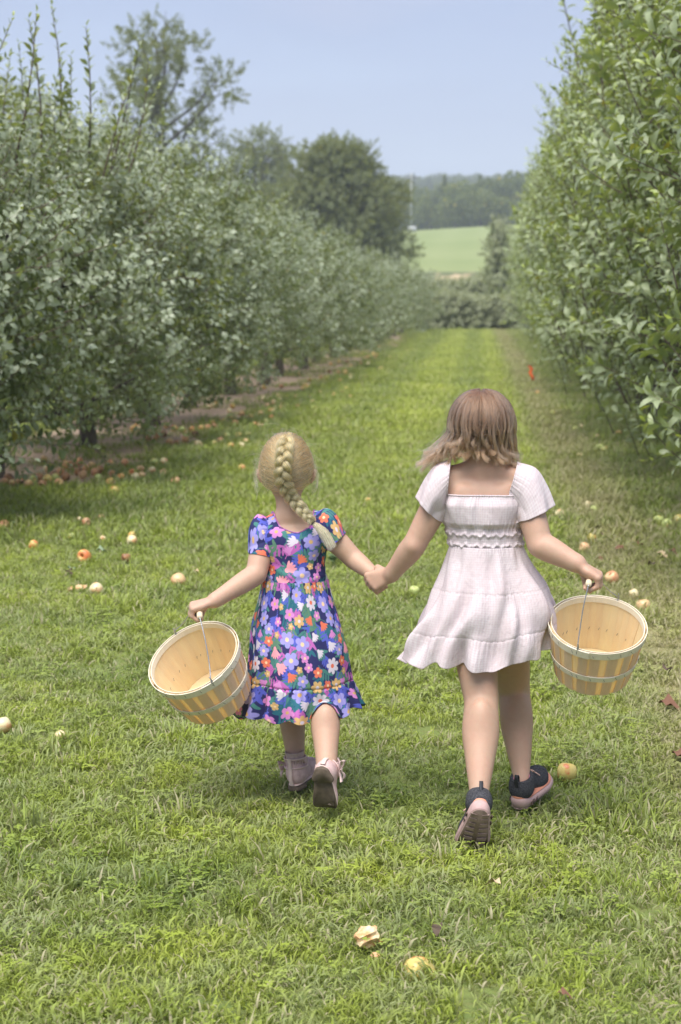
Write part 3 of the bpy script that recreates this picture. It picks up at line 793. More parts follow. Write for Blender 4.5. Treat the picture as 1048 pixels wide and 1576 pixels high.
# ================================================================ bodies as one continuous surface
class Field:
    """signed distance of a figure, blended from tapered limbs, on a grid"""
    def __init__(s, lo, hi, h=.003):
        s.h = h; s.lo = np.array(lo, float); s.n = np.ceil((np.array(hi) - s.lo) / h).astype(int) + 1
        s.f = np.full(s.n, .06, np.float32)
    def _sub(s, lo, hi):
        a = np.clip(((lo - s.lo) / s.h).astype(int), 0, s.n); b = np.clip(((hi - s.lo) / s.h).astype(int) + 2, 0, s.n)
        g = [np.arange(a[i], b[i], dtype=np.float32) * s.h + s.lo[i] for i in range(3)]
        return tuple(slice(a[i], b[i]) for i in range(3)), g
    def _blend(s, sl, d, k):
        f = s.f[sl]
        if k > 0:
            hh = np.maximum(k - np.abs(f - d), 0) / k
            s.f[sl] = np.minimum(f, d) - hh * hh * hh * k / 6
        else: s.f[sl] = np.minimum(f, d)
    def cone(s, a, b, ra, rb, k=.012, m=.05):
        a = A3(a); b = A3(b); R_ = max(ra, rb) + m
        sl, g = s._sub(np.minimum(a, b) - R_, np.maximum(a, b) + R_)
        x, y, z = np.meshgrid(*g, indexing='ij', sparse=True)
        d = b - a; L2 = max(d @ d, 1e-9)
        t = np.clip(((x - a[0]) * d[0] + (y - a[1]) * d[1] + (z - a[2]) * d[2]) / L2, 0, 1)
        q = np.sqrt((x - a[0] - t * d[0]) ** 2 + (y - a[1] - t * d[1]) ** 2 + (z - a[2] - t * d[2]) ** 2)
        s._blend(sl, (q - (ra + (rb - ra) * t)).astype(np.float32), k)
    def limb(s, P, rr, k=.012):
        Q = catmull(np.hstack([np.array([A3(p) for p in P]), np.array(rr)[:, None]]), 4 * len(P) + 1)
        for i in range(len(Q) - 1): s.cone(Q[i][:3], Q[i + 1][:3], Q[i][3], Q[i + 1][3], k if i == 0 else .006)
    def ell(s, c, r, rot=None, k=.02, m=.05):
        c = A3(c); r = A3(r); M = np.array((rot or Euler((0, 0, 0))).to_matrix()); R_ = r.max() + m
        sl, g = s._sub(c - R_, c + R_)
        x, y, z = np.meshgrid(*g, indexing='ij', sparse=True)
        x = x - c[0]; y = y - c[1]; z = z - c[2]
        l = [(M[0, i] * x + M[1, i] * y + M[2, i] * z) for i in range(3)]
        k0 = np.sqrt(sum((l[i] / r[i]) ** 2 for i in range(3))); k1 = np.sqrt(sum((l[i] / r[i] ** 2) ** 2 for i in range(3))) + 1e-9
        s._blend(sl, (k0 * (k0 - 1) / k1).astype(np.float32), k)
    def carve(s, c, r, k=.008):
        c = A3(c); r = A3(r); sl, g = s._sub(c - r.max() - .03, c + r.max() + .03)
        x, y, z = np.meshgrid(*g, indexing='ij', sparse=True)
        k0 = np.sqrt(((x - c[0]) / r[0]) ** 2 + ((y - c[1]) / r[1]) ** 2 + ((z - c[2]) / r[2]) ** 2)
        k1 = np.sqrt(((x - c[0]) / r[0] ** 2) ** 2 + ((y - c[1]) / r[1] ** 2) ** 2 + ((z - c[2]) / r[2] ** 2) ** 2) + 1e-9
        d = -(k0 * (k0 - 1) / k1); f = s.f[sl]; hh = np.maximum(k - np.abs(f - d), 0) / k
        s.f[sl] = np.maximum(f, d) + hh ** 3 * k / 6
    def sample(s, P, fld=None):
        fld = s.f if fld is None else fld
        q = (np.asarray(P) - s.lo) / s.h; q = np.clip(q, 0, s.n - 1.001); i = q.astype(int); f = q - i; out = 0
        for dx in (0, 1):
            for dy in (0, 1):
                for dz in (0, 1):
                    w_ = (f[..., 0] if dx else 1 - f[..., 0]) * (f[..., 1] if dy else 1 - f[..., 1]) * (f[..., 2] if dz else 1 - f[..., 2])
                    out = out + w_ * fld[i[..., 0] + dx, i[..., 1] + dy, i[..., 2] + dz]
        return out
    def surface(s):
        """surface nets: one vertex in each cell the surface crosses"""
        f = s.f; ins = f < 0
        c = np.zeros(np.array(f.shape) - 1, np.int8)
        for dx in (0, 1):
            for dy in (0, 1):
                for dz in (0, 1):
                    c += ins[dx:f.shape[0] - 1 + dx, dy:f.shape[1] - 1 + dy, dz:f.shape[2] - 1 + dz]
        act = (c > 0) & (c < 8); idx = np.argwhere(act); n = len(idx)
        vid = np.full(act.shape, -1, np.int32); vid[act] = np.arange(n)
        acc = np.zeros((n, 3)); cnt = np.zeros(n)
        corners = [(a, b, d) for a in (0, 1) for b in (0, 1) for d in (0, 1)]
        val = {q: f[idx[:, 0] + q[0], idx[:, 1] + q[1], idx[:, 2] + q[2]] for q in corners}
        for p in corners:
            for ax in range(3):
                if p[ax]: continue
                q = list(p); q[ax] = 1; q = tuple(q); a = val[p]; b = val[q]; cr = (a < 0) != (b < 0)
                t = np.where(cr, a / np.where(cr, a - b, 1), 0); e = np.array(p, float)[None].repeat(n, 0); e[:, ax] = t
                acc[cr] += e[cr]; cnt[cr] += 1
        V = (idx + acc / cnt[:, None]) * s.h + s.lo
        F = []
        for ax in range(3):
            a = [slice(None)] * 3; b = [slice(None)] * 3; a[ax] = slice(0, -1); b[ax] = slice(1, None)
            s0 = ins[tuple(a)]; s1 = ins[tuple(b)]; e = np.argwhere(s0 != s1); flip = s0[tuple(e.T)]
            o1, o2 = [(1, 2), (2, 0), (0, 1)][ax]
            ok = (e[:, o1] > 0) & (e[:, o2] > 0) & (e[:, o1] < f.shape[o1] - 1) & (e[:, o2] < f.shape[o2] - 1)
            e = e[ok]; flip = flip[ok]
            def g(d1, d2):
                k = e.copy(); k[:, o1] -= d1; k[:, o2] -= d2; return vid[k[:, 0], k[:, 1], k[:, 2]]
            q = np.stack([g(1, 1), g(0, 1), g(0, 0), g(1, 0)], 1)
            q[~flip] = q[~flip][:, ::-1]; F.append(q)
        return V, np.concatenate(F)
def skin_material(name, c, shade):
    q = NM(name, .5, .35)
    n1 = q.rng(q.noise(16, q.objc(), 5, .65), .35, .65); n2 = q.rng(q.noise(70, q.objc(), 3), .35, .7)
    col = q.mix(n1, c, shade); col = q.mix(q.math('MULTIPLY', n2, .45), col, tuple(x * .88 for x in shade))
    q.col(col); q.b.inputs['Subsurface Weight'].default_value = .18; q.b.inputs['Subsurface Scale'].default_value = .02
    q.b.inputs['Subsurface Radius'].default_value = (1, .35, .2)
    q.bump(q.math('ADD', q.noise(350, q.objc(), 3), q.noise(38, q.objc(), 3)), .16, .003)
    return q.m
skinA = skin_material('fair_skin', (.49, .33, .235), (.53, .325, .235))
skinB = skin_material('light_skin', (.51, .345, .245), (.55, .34, .25))

def fist(F, wrist, grip, g, a, n, sc=1.0, thumb_side=-1):
    """hand closed round a bar. grip: centre of the bar, g: along the bar towards the little finger, a: knuckle direction, n: back of the hand"""
    g, a, n = (Vector(v).normalized() for v in (g, a, n)); grip = Vector(grip); wrist = Vector(wrist)
    def P(u, v, w_): return grip + (a * u + n * v + g * w_) * sc
    lens = [.96, 1.05, 1.0, .84]
    for i in range(4):
        o = (i - 1.5) * .0150; l = lens[i]; r = (.0082, .0084, .0080, .0070)[i] * sc
        mcp = P(.017 * l, .0215, o); pip = P(.031 * l, .0005, o * .97); dip = P(.017 * l, -.0185, o * .95); tip = P(-.001, -.0195, o * .93)
        F.cone(wrist + g * o * .45 * sc, mcp, .0115 * sc, .0100 * sc, .012)
        F.cone(mcp, pip, r * 1.12, r, .005); F.cone(pip, dip, r, r * .95, .003); F.cone(dip, tip, r * .95, r * .85, .003)
    F.ell(P(-.012, .016, 0), (.026 * sc, .026 * sc, .0145 * sc), Matrix((a, g, n)).transposed().to_euler(), .012)
    s_ = -1
    t0 = wrist * .75 + P(-.01, 0, -.02) * .25; t1 = P(-.018, -.002, -.030); t2 = P(.000, -.022, -.024); t3 = P(.018, -.030, -.012)
    F.cone(t0, t1, .0125 * sc, .0110 * sc, .012); F.cone(t1, t2, .0100 * sc, .0088 * sc, .005); F.cone(t2, t3, .0088 * sc, .0075 * sc, .003)

def lerp(a, b, t): return Vector(a) * (1 - t) + Vector(b) * t

# ---------------------------------------------------------------- the taller girl
def older_body():
    F = Field((-.34, 4.36, .06), (.42, 5.06, 1.27), .0031)
    head = W(741, 655, 4.80); neckb = W(742, 722, 4.765)
    # head: skull, face, jaw, nose, ears
    F.ell(head, (.072, .088, .092), Euler((R(-8), 0, 0)), 0); F.ell(head + Vector((0, .035, -.052)), (.050, .050, .055), None, .03)
    F.cone(head + Vector((0, .118, -.030)), head + Vector((0, .108, -.008)), .008, .005, .012)
    for s in (-1, 1):
        F.ell(head + Vector((s * .073, .012, -.022)), (.008, .017, .027), Euler((0, s * .25, 0)), .006)
        F.carve(head + Vector((s * .030, .105, -.004)), (.015, .014, .010)); F.ell(head + Vector((s * .030, .092, -.004)), (.012, .012, .010), None, .003)
    F.cone(head + Vector((-.018, .098, -.062)), head + Vector((.018, .098, -.062)), .006, .006, .008)
    F.cone(neckb + Vector((0, .005, -.01)), head + Vector((0, -.005, -.055)), .041, .038, .03)
    # trunk
    cx = W(745, 790, 4.76).x; chest = W(744, 790, 4.775); waist = W(748, 838, 4.77); hip = W(750, 912, 4.76)
    F.ell(chest + Vector((0, 0, -.005)), (.106, .077, .105), None, .02); F.ell(chest + Vector((0, 0, .055)), (.112, .062, .062), None, .04)
    F.ell(waist, (.098, .073, .10), None, .04); F.ell(hip, (.112, .086, .085), None, .04)
    for s in (-1, 1):
        F.ell(hip + Vector((s * .048, -.035, -.028)), (.062, .062, .066), None, .03)
        F.ell(chest + Vector((s * .052, -.052, .035)), (.036, .020, .052), Euler((0, s * .25, 0)), .03)     # shoulder blades
    sl, sr = W(688, 745, 4.77), W(804, 744, 4.765)
    for s, p in ((-1, sl), (1, sr)):
        F.cone(neckb + Vector((s * .012, 0, .0)), p + Vector((-s * .008, 0, .016)), .030, .033, .03); F.cone(chest + Vector((s * .05, 0, .04)), p, .048, .043, .03)
    F.torso = F.f.copy()
    # arms
    el, wl = W(638, 838, 4.755), W(602, 884, 4.80)
    F.limb([sl, lerp(sl, el, .45), el], [.041, .038, .0315], .02); F.limb([el, lerp(el, wl, .28), lerp(el, wl, .8), wl], [.0315, .0325, .0245, .0225], .012)
    F.ell(el + Vector((-.004, -.018, -.004)), (.016, .016, .018), None, .02)
    er, wr = W(831, 838, 4.70), W(889, 868, 4.655)
    F.limb([sr, lerp(sr, er, .45), er], [.042, .0395, .034], .02); F.limb([er, lerp(er, wr, .3), lerp(er, wr, .8), wr], [.034, .0345, .0265, .0245], .012)
    F.ell(er + Vector((-.003, -.02, -.008)), (.016, .016, .018), None, .02)
    # hands
    grip = W(907, 893, 4.645)
    fist(F, wr, grip, Vector((-.12, -1, -.12)), Vector((.86, .0, -.45)), Vector((.50, 0, .87)), 1.0)
    hold = W(582, 892, 4.835)
    fist(F, wl, hold, Vector((.55, -.35, -.75)), Vector((-.80, .15, -.58)), Vector((-.25, -.92, .28)), .98)
    # legs: rear one pushing off, front one planted
    h1, k1, a1 = W(722, 935, 4.755), W(741, 1078, 4.66), W(737, 1232, 4.475)
    F.limb([h1, lerp(h1, k1, .55), k1], [.068, .058, .0465], .03); F.limb([k1, lerp(k1, a1, .30), lerp(k1, a1, .62), lerp(k1, a1, .9), a1], [.0455, .0490, .0385, .0262, .0250], .012)
    F.ell(lerp(k1, a1, .30) + Vector((0, -.012, 0)), (.038, .038, .085), None, .035)
    h2, k2, a2 = W(776, 935, 4.765), W(791, 1062, 4.93), W(803, 1205, 4.80)
    F.limb([h2, lerp(h2, k2, .55), k2], [.068, .057, .0455], .03); F.limb([k2, lerp(k2, a2, .30), lerp(k2, a2, .62), lerp(k2, a2, .88), a2], [.0445, .0455, .0365, .0250, .0245], .012)
    F.ell(lerp(k2, a2, .30) + Vector((0, -.011, 0)), (.036, .036, .080), None, .035)
    return F, dict(head=head, neck=neckb, chest=chest, waist=waist, hip=hip, sl=sl, sr=sr, el=el, er=er, wl=wl, wr=wr, grip=grip, a1=a1, a2=a2, k1=k1, k2=k2)

# ---------------------------------------------------------------- the smaller girl
def younger_body():
    F = Field((-.88, 4.46, .03), (-.18, 5.22, 1.14), .0031)
    head = W(441, 717, 4.94); neckb = W(447, 789, 4.915)
    F.ell(head, (.074, .086, .089), Euler((R(-6), 0, 0)), 0); F.ell(head + Vector((0, .032, -.050)), (.048, .048, .050), None, .03)
    F.cone(head + Vector((0, .112, -.030)), head + Vector((0, .104, -.010)), .007, .004, .012)
    for s in (-1, 1):
        F.ell(head + Vector((s * .077, .000, -.030)), (.0085, .0155, .0235), Euler((0, s * .35, s * .35)), .006)
        F.carve(head + Vector((s * .028, .102, -.004)), (.014, .013, .010)); F.ell(head + Vector((s * .028, .090, -.004)), (.011, .011, .010), None, .003)
    F.cone(head + Vector((-.016, .094, -.058)), head + Vector((.016, .094, -.058)), .005, .005, .008)
    F.cone(neckb + Vector((0, .004, -.012)), head + Vector((0, -.008, -.055)), .038, .036, .03)
    chest = W(453, 850, 4.915); waist = W(455, 895, 4.91); hip = W(458, 955, 4.91)
    F.ell(chest, (.088, .066, .09), None, .02); F.ell(chest + Vector((0, 0, .042)), (.088, .054, .046), None, .03)
    F.ell(waist, (.088, .070, .085), None, .04); F.ell(hip, (.094, .078, .075), None, .04)
    for s in (-1, 1): F.ell(chest + Vector((s * .042, -.044, .03)), (.03, .018, .042), Euler((0, s * .25, 0)), .03)
    sl, sr = W(409, 822, 4.915), W(497, 812, 4.915)
    for s, p in ((-1, sl), (1, sr)):
        F.cone(neckb + Vector((s * .010, 0, -.008)), p + Vector((-s * .006, 0, .010)), .027, .029, .025); F.cone(chest + Vector((s * .04, 0, .03)), p, .042, .037, .03)
    F.torso = F.f.copy()
    el, wl = W(394, 884, 4.85), W(329, 925, 4.755)
    F.limb([sl, lerp(sl, el, .5), el], [.036, .0335, .029], .02); F.limb([el, lerp(el, wl, .3), lerp(el, wl, .82), wl], [.0295, .0295, .0225, .0205], .012)
    er, wr = W(543, 859, 4.905), W(572, 882, 4.86)
    F.limb([sr, lerp(sr, er, .5), er], [.036, .033, .0275], .02); F.limb([er, lerp(er, wr, .4), wr], [.0275, .026, .0195], .012)
    grip = W(307, 941, 4.742)
    fist(F, wl, grip, Vector((.18, -1, -.22)), Vector((-.93, .0, -.35)), Vector((-.33, 0, .93)), .88)
    # the held hand, slipped into the bigger one
    d = Vector((.42, -.28, -.62)).normalized(); side = Vector((-.75, .1, -.55)).normalized()
    pc = wr + d * .028; F.cone(wr, pc, .017, .019, .012)
    for i in range(4):
        o = side * ((i - 1.5) * .011); b = pc + o; m = b + d * .020 + side * .002; F.cone(b, m, .0072, .0066, .006); F.cone(m, m + d * .012 + Vector((0, .010, 0)), .0066, .0058, .003)
    F.cone(wr + d * .01, wr + d * .022 + side * .022, .0080, .0070, .008); F.cone(wr + d * .022 + side * .022, wr + d * .040 + side * .022, .0070, .006, .003)
    h1, k1, a1 = W(436, 965, 4.905), W(446, 1072, 5.045), W(456, 1176, 4.965)
    F.limb([h1, lerp(h1, k1, .55), k1], [.056, .047, .0385], .03); F.limb([k1, lerp(k1, a1, .30), lerp(k1, a1, .65), a1], [.0385, .0395, .0315, .0245], .012)
    h2, k2, a2 = W(480, 965, 4.905), W(500, 1082, 4.84), W(503, 1188, 4.70)
    F.limb([h2, lerp(h2, k2, .55), k2], [.056, .048, .040], .03); F.limb([k2, lerp(k2, a2, .32), lerp(k2, a2, .65), a2], [.0395, .0410, .0335, .027], .012)
    F.ell(lerp(k2, a2, .3) + Vector((0, -.012, 0)), (.033, .031, .055), None, .02)
    return F, dict(head=head, neck=neckb, chest=chest, waist=waist, hip=hip, sl=sl, sr=sr, el=el, er=er, wl=wl, wr=wr, grip=grip, a1=a1, a2=a2, k1=k1, k2=k2)

FO, JO = older_body()
FY, JY = younger_body()
older = empty('person', (JO['hip'].x, JO['hip'].y, 0)); tag(older, 'taller girl with loose brown hair in a pale pink dress striding away in dark sneakers', 'person')
younger = empty('person', (JY['hip'].x, JY['hip'].y, 0)); tag(younger, 'smaller girl with a blond braid in a navy flowered dress and dusty pink boots', 'person')
def body(name, F, m, par):
    V, Q = F.surface()
    me = mesh(name, V - np.array(par.location), Q, m)
    o = obj(name, me, par)
    md = o.modifiers.new('soften', 'SMOOTH'); md.factor = .5; md.iterations = 4
    return o
body('body', FO, skinA, older); body('body', FY, skinB, younger)
# ================================================================ clothes
def project(F, P, off, it=14):
    """push points onto the cloth surface a little outside the trunk"""
    P = P.copy(); e = .004
    for k in range(it):
        f = F.sample(P, F.torso)
        g = np.stack([F.sample(P + np.eye(3)[i] * e, F.torso) - F.sample(P - np.eye(3)[i] * e, F.torso) for i in range(3)], -1)
        g /= np.linalg.norm(g, axis=-1)[..., None] + 1e-9
        P -= (f - off)[..., None].clip(-.02, .02) * g * .8
    return P, g
def ring_px(o, i, Y, ry, n, tilt=0.0):
    a = A3(W(o[0], o[1], Y)); b = A3(W(i[0], i[1], Y)); c = (a + b) / 2; d1 = (a - b) / 2
    d2 = np.array([0, 1, tilt]) * ry; t = np.linspace(0, 2 * math.pi, n, endpoint=False)
    return c + np.cos(t)[:, None] * d1 + np.sin(t)[:, None] * d2
def loft_rings(rings, nr):
    """rings: list of (M,3) at even spacing -> nr interpolated rings, smooth"""
    R_ = np.array(rings); K, M, _ = R_.shape
    return catmull(R_.reshape(K, -1), nr).reshape(nr, M, 3)
def push_out(P, F, off):
    """keep cloth rows outside the body"""
    e = .004; f = F.sample(P)
    g = np.stack([F.sample(P + np.eye(3)[i] * e) - F.sample(P - np.eye(3)[i] * e) for i in range(3)], -1)
    g /= np.linalg.norm(g, axis=-1)[..., None] + 1e-9
    return P + np.where(f < off, off - f, 0)[..., None] * g
def cloth_obj(name, P, par, mat, uv=None, cols=None, wrap=True, thick=.0012):
    nr, nc, _ = P.shape; at = {}
    if cols is not None: at['print'] = cols.reshape(-1, 3)
    me = mesh(name, P.reshape(-1, 3) - np.array(par_origin(par)), gridF(nr, nc, wrap), mat, uv=None if uv is None else uv.reshape(-1, 2), attrs=at)
    o = obj(name, me, par); md = o.modifiers.new('cloth', 'SOLIDIFY'); md.thickness = thick; md.offset = -1
    return o
def par_origin(p):
    v = Vector((0, 0, 0))
    while p is not None: v = v + p.location; p = p.parent
    return tuple(v)
def relax_normals(P): return P

# ---- the pink gauze
q = NM('pale_pink_gauze', .9, .1)
uvn = q.n('TexCoord').outputs['UV']
ch = q.n('SeparateXYZ'); q.L.new(uvn, ch.inputs[0])
def stripe(sock, f): return q.rng(q.math('SINE', q.math('MULTIPLY', sock, f)), -.3, .3)
chk = q.math('ADD', q.math('MULTIPLY', stripe(ch.outputs[0], 900), .5), q.math('MULTIPLY', stripe(ch.outputs[1], 900), .5))
c = q.mix(chk, (.74, .64, .665), (.83, .775, .79))
c = q.mix(q.rng(q.noise(14, q.objc(), 3), .35, .65, 0, .55), c, (.72, .60, .615))
spot = q.rng(q.noise(11, q.mapping(q.objc(), (1, 1, .6)), 4), .69, .76, 0, .55)
c = q.mix(spot, c, (.62, .43, .33))
q.col(c)
cr = q.math('ADD', q.noise(48, q.mapping(q.objc(), (1.5, 1.5, .5)), 5, .6, .35), q.math('MULTIPLY', q.noise(170, q.mapping(q.objc(), (1, 1, .4)), 3), .25))
q.bump(cr, .5, .008); q.translucent((.86, .72, .72), .22)
gauze = q.m
def folds(th, t, seed, comps):
    out = 0
    for (n, amp, tw) in comps: out = out + amp * np.sin(n * th + seed * 1.7 * n + tw * t + 1.3 * np.sin(th * 2 + seed + t * 1.5) )
    return out
def skirt(rings, nr, nc, gather, fold, seed, seams, hemwave=.01, ysq=.8):
    K = len(rings); th = np.linspace(0, 2 * math.pi, nc, endpoint=False)
    R_ = np.array([[*W((a + b) / 2, py, Y), (W(b, py, Y).x - W(a, py, Y).x) / 2, ry] for py, a, b, Y, ry in rings])
    zz = np.linspace(0, 1, K); Q = catmull(R_, nr); t = np.linspace(0, 1, nr)
    P = np.zeros((nr, nc, 3)); TH = th[None, :]; T = t[:, None]
    w_ = folds(TH, T * 3, seed, fold)                                  # broad hanging folds, deeper towards the hem
    A_ = .08 + .92 * T ** .95
    hf = np.sin(TH * gather + 3 * np.sin(TH * 5 + seed) + 2 * np.sin(TH * 11)) * .5 + np.sin(TH * gather * .61 + seed + 2 * np.sin(TH * 7)) * .5
    G_ = np.zeros_like(t)
    for s_ in seams:
        d = t - s_[0]; G_ += np.where(d >= 0, s_[1] * np.exp(-d / s_[2]), 0)
        G_ -= 0
    pinch = sum(-s_[3] * np.exp(-((t - s_[0]) / .012) ** 2) for s_ in seams)
    r = w_ * A_ + hf * G_[:, None] + pinch[:, None]
    P[..., 0] = Q[:, 0][:, None] + np.cos(TH) * (Q[:, 3][:, None] + r); P[..., 1] = Q[:, 1][:, None] + np.sin(TH) * (Q[:, 4][:, None] + r)
    P[..., 2] = Q[:, 2][:, None] + hemwave * T ** 3 * (np.sin(TH * 3 + seed) + .5 * np.sin(TH * 7 + 2 * seed)) + w_ * .25 * T
    seg = np.zeros((nr, nc)); seg[1:] = np.linalg.norm(np.diff(P, axis=0), axis=2); v = np.cumsum(seg, 0).mean(1)
    uv = np.stack(np.broadcast_arrays(TH * .155, v[:, None]), -1)
    return P, uv

# ---------------------------------------------------------------- pale pink dress
dress = empty('dress'); dress.parent = older
DO = older.location.copy()
def torso_rows(F, cx, cy, zrows, nc, offs, rmax=.13):
    th = np.linspace(0, 2 * math.pi, nc, endpoint=False); nr = len(zrows); P = np.zeros((nr, nc, 3))
    lo = np.zeros((nr, nc)); hi = np.full((nr, nc), rmax); d = np.stack([np.cos(th), np.sin(th)], -1)
    for k in range(18):
        m = (lo + hi) / 2; X = np.stack([cx + d[None, :, 0] * m, cy + d[None, :, 1] * m, np.repeat(zrows[:, None], nc, 1)], -1)
        f = F.sample(X, F.torso); ins = f < .0; lo = np.where(ins, m, lo); hi = np.where(ins, hi, m)
    r = hi + offs; P[..., 0] = cx + d[None, :, 0] * r; P[..., 1] = cy + d[None, :, 1] * r; P[..., 2] = zrows[:, None]
    return P, th
zt = W(735, 763, 4.70).z; zb = W(745, 852, 4.69).z; nr, nc = 110, 420
zr = np.linspace(zb, zt, nr); T = np.linspace(0, 1, nr)[:, None]; th0 = np.linspace(0, 2 * math.pi, nc, endpoint=False)[None, :]
off = np.full((nr, nc), .006)
puff = sm(.40, .52, T) * sm(1.0, .80, T)
gth = np.sin(th0 * 61 + 3 * np.sin(th0 * 4)) * .5 + .5 * np.sin(th0 * 37 + 2 * np.sin(th0 * 9))
off = off + puff * (.010 + .004 * np.sin(th0 * 9 + 2 * np.sin(th0 * 3))) + gth * .0017 * (sm(.7, .97, T) + sm(.62, .42, T) * sm(.3, .42, T)) + .0006 * np.sin(T * 260) * (T < .4)
for c_ in (.12, .31):
    cc = c_ + .018 * np.sin(th0 * 19 + c_ * 40) + .012 * np.sin(th0 * 31)
    off = off + .0045 * np.exp(-((T - cc) / .032) ** 2) * (1 + .25 * np.sin(th0 * 43))
P, _ = torso_rows(FO, JO['chest'].x + .002, JO['chest'].y, zr, nc, off)
P = P + 0
uv = np.stack(np.broadcast_arrays(th0 * .1, T * .16), -1)
cloth_obj('bodice', P, dress, gauze, uv)
top_ring = P[-1]
rim_mb = MB(); rim_mb.tube(np.vstack([top_ring, top_ring[:1]]) - A3(DO), .0026, 6, False)
obj('neckline_elastic', rim_mb.mesh('neckline_elastic', gauze), dress)
SK = [(838, 693, 803, 4.765, .079), (868, 682, 816, 4.765, .094), (905, 668, 840, 4.765, .122), (940, 655, 851, 4.765, .146), (975, 642, 852, 4.77, .160), (1012, 634, 849, 4.775, .175)]
P, uv = skirt(SK, 200, 560, 74, [(3, .0070, 1.0), (6, .0085, 2.6), (10, .0095, -1.8), (15, .0075, 1.6), (23, .0032, 1)], 1.3, [(0.0, .0014, .07, .0), (.40, .0012, .08, .0008), (.77, .0016, .12, .0012)], .010)
# the wind lifts the left side of the hem, the right rear dips
THs = np.linspace(0, 2 * math.pi, 560, endpoint=False)[None, :]; Ts = np.linspace(0, 1, 200)[:, None]
P[..., 0] += -.030 * Ts ** 3 * np.clip(-np.cos(THs), 0, 1) ** 2
P[..., 2] += .012 * Ts ** 3 * np.clip(np.cos(THs), 0, 1) - .006 * Ts ** 3 * np.clip(-np.sin(THs) - .2, 0, 1) * np.clip(-np.cos(THs) + .3, 0, 1.3)
Rf = sm(.70, 1.0, Ts)
rfl = np.sin(THs * 11 + 1.6 * np.sin(THs * 3) + .5) * .011 + np.sin(THs * 19 + 2) * .0045
P[..., 0] += np.cos(THs) * rfl * Rf; P[..., 1] += np.sin(THs) * rfl * Rf
P[..., 2] += Rf * (.0065 * np.sin(THs * 11 + 1.6 * np.sin(THs * 3) + 2.0) + .003 * np.sin(THs * 19)) + .030 * Ts ** 2 * sm(.25, .75, np.cos(THs))
plt_ = -.030 * Ts ** 1.6 * (np.exp(-((THs - 5.20) / .10) ** 2) + .5 * np.exp(-((THs - 4.05) / .09) ** 2)); P[..., 0] += np.cos(THs) * plt_; P[..., 1] += np.sin(THs) * plt_
for _ in range(3): P = push_out(P, FO, .004)
cloth_obj('skirt', P, dress, gauze, uv)
def sleeve(name, rings, nr, n, par, mat, F, off, wob, gather, cols=None, uvs=.07, thick=.0012, gdec=.25):
    P = loft_rings([ring_px(*r[:4], n, r[4] if len(r) > 4 else 0) for r in rings], nr)
    C = P.mean(1, keepdims=True); D = P - C; D /= np.linalg.norm(D, axis=2)[..., None] + 1e-9
    T = np.linspace(0, 1, nr)[:, None]; th = np.linspace(0, 2 * math.pi, n, endpoint=False)[None, :]
    g = (np.sin(th * gather + 2 * np.sin(th * 3)) * .6 + .4 * np.sin(th * gather * 1.7 + 1))
    amp = wob * T ** 1.5 * (np.sin(th * 4 + 1) * .6 + .5 * np.sin(th * 7 + 2 * T)) + .0016 * g * (np.exp(-T / gdec))
    P = P + D * amp[..., None]; P = push_out(P, F, off)
    uv = np.stack(np.broadcast_arrays(th * uvs / 1.2, T * .09), -1)
    return cloth_obj(name, P, par, mat, uv, None if cols is None else cols(uv[..., 0], uv[..., 1]), thick=thick), P
_, PL = sleeve('sleeve', [((693, 707), (687, 768), 4.762, .060), ((672, 715), (684, 786), 4.762, .062), ((655, 737), (675, 792), 4.76, .060), ((641, 767), (671, 797), 4.758, .056)], 60, 160, dress, gauze, FO, .0028, .006, 31)
_, PR = sleeve('sleeve', [((797, 712), (779, 772), 4.762, .060), ((824, 722), (786, 790), 4.762, .064), ((840, 748), (790, 800), 4.758, .066), ((851, 779), (790, 805), 4.75, .064)], 60, 160, dress, gauze, FO, .0028, .007, 31)
for ring in (PL[0], PR[0]):
    mb = MB(); mb.tube(np.vstack([ring, ring[:1]]) - A3(DO), .0024, 6, False); obj('neckline_elastic', mb.mesh('neckline_elastic', gauze), dress)

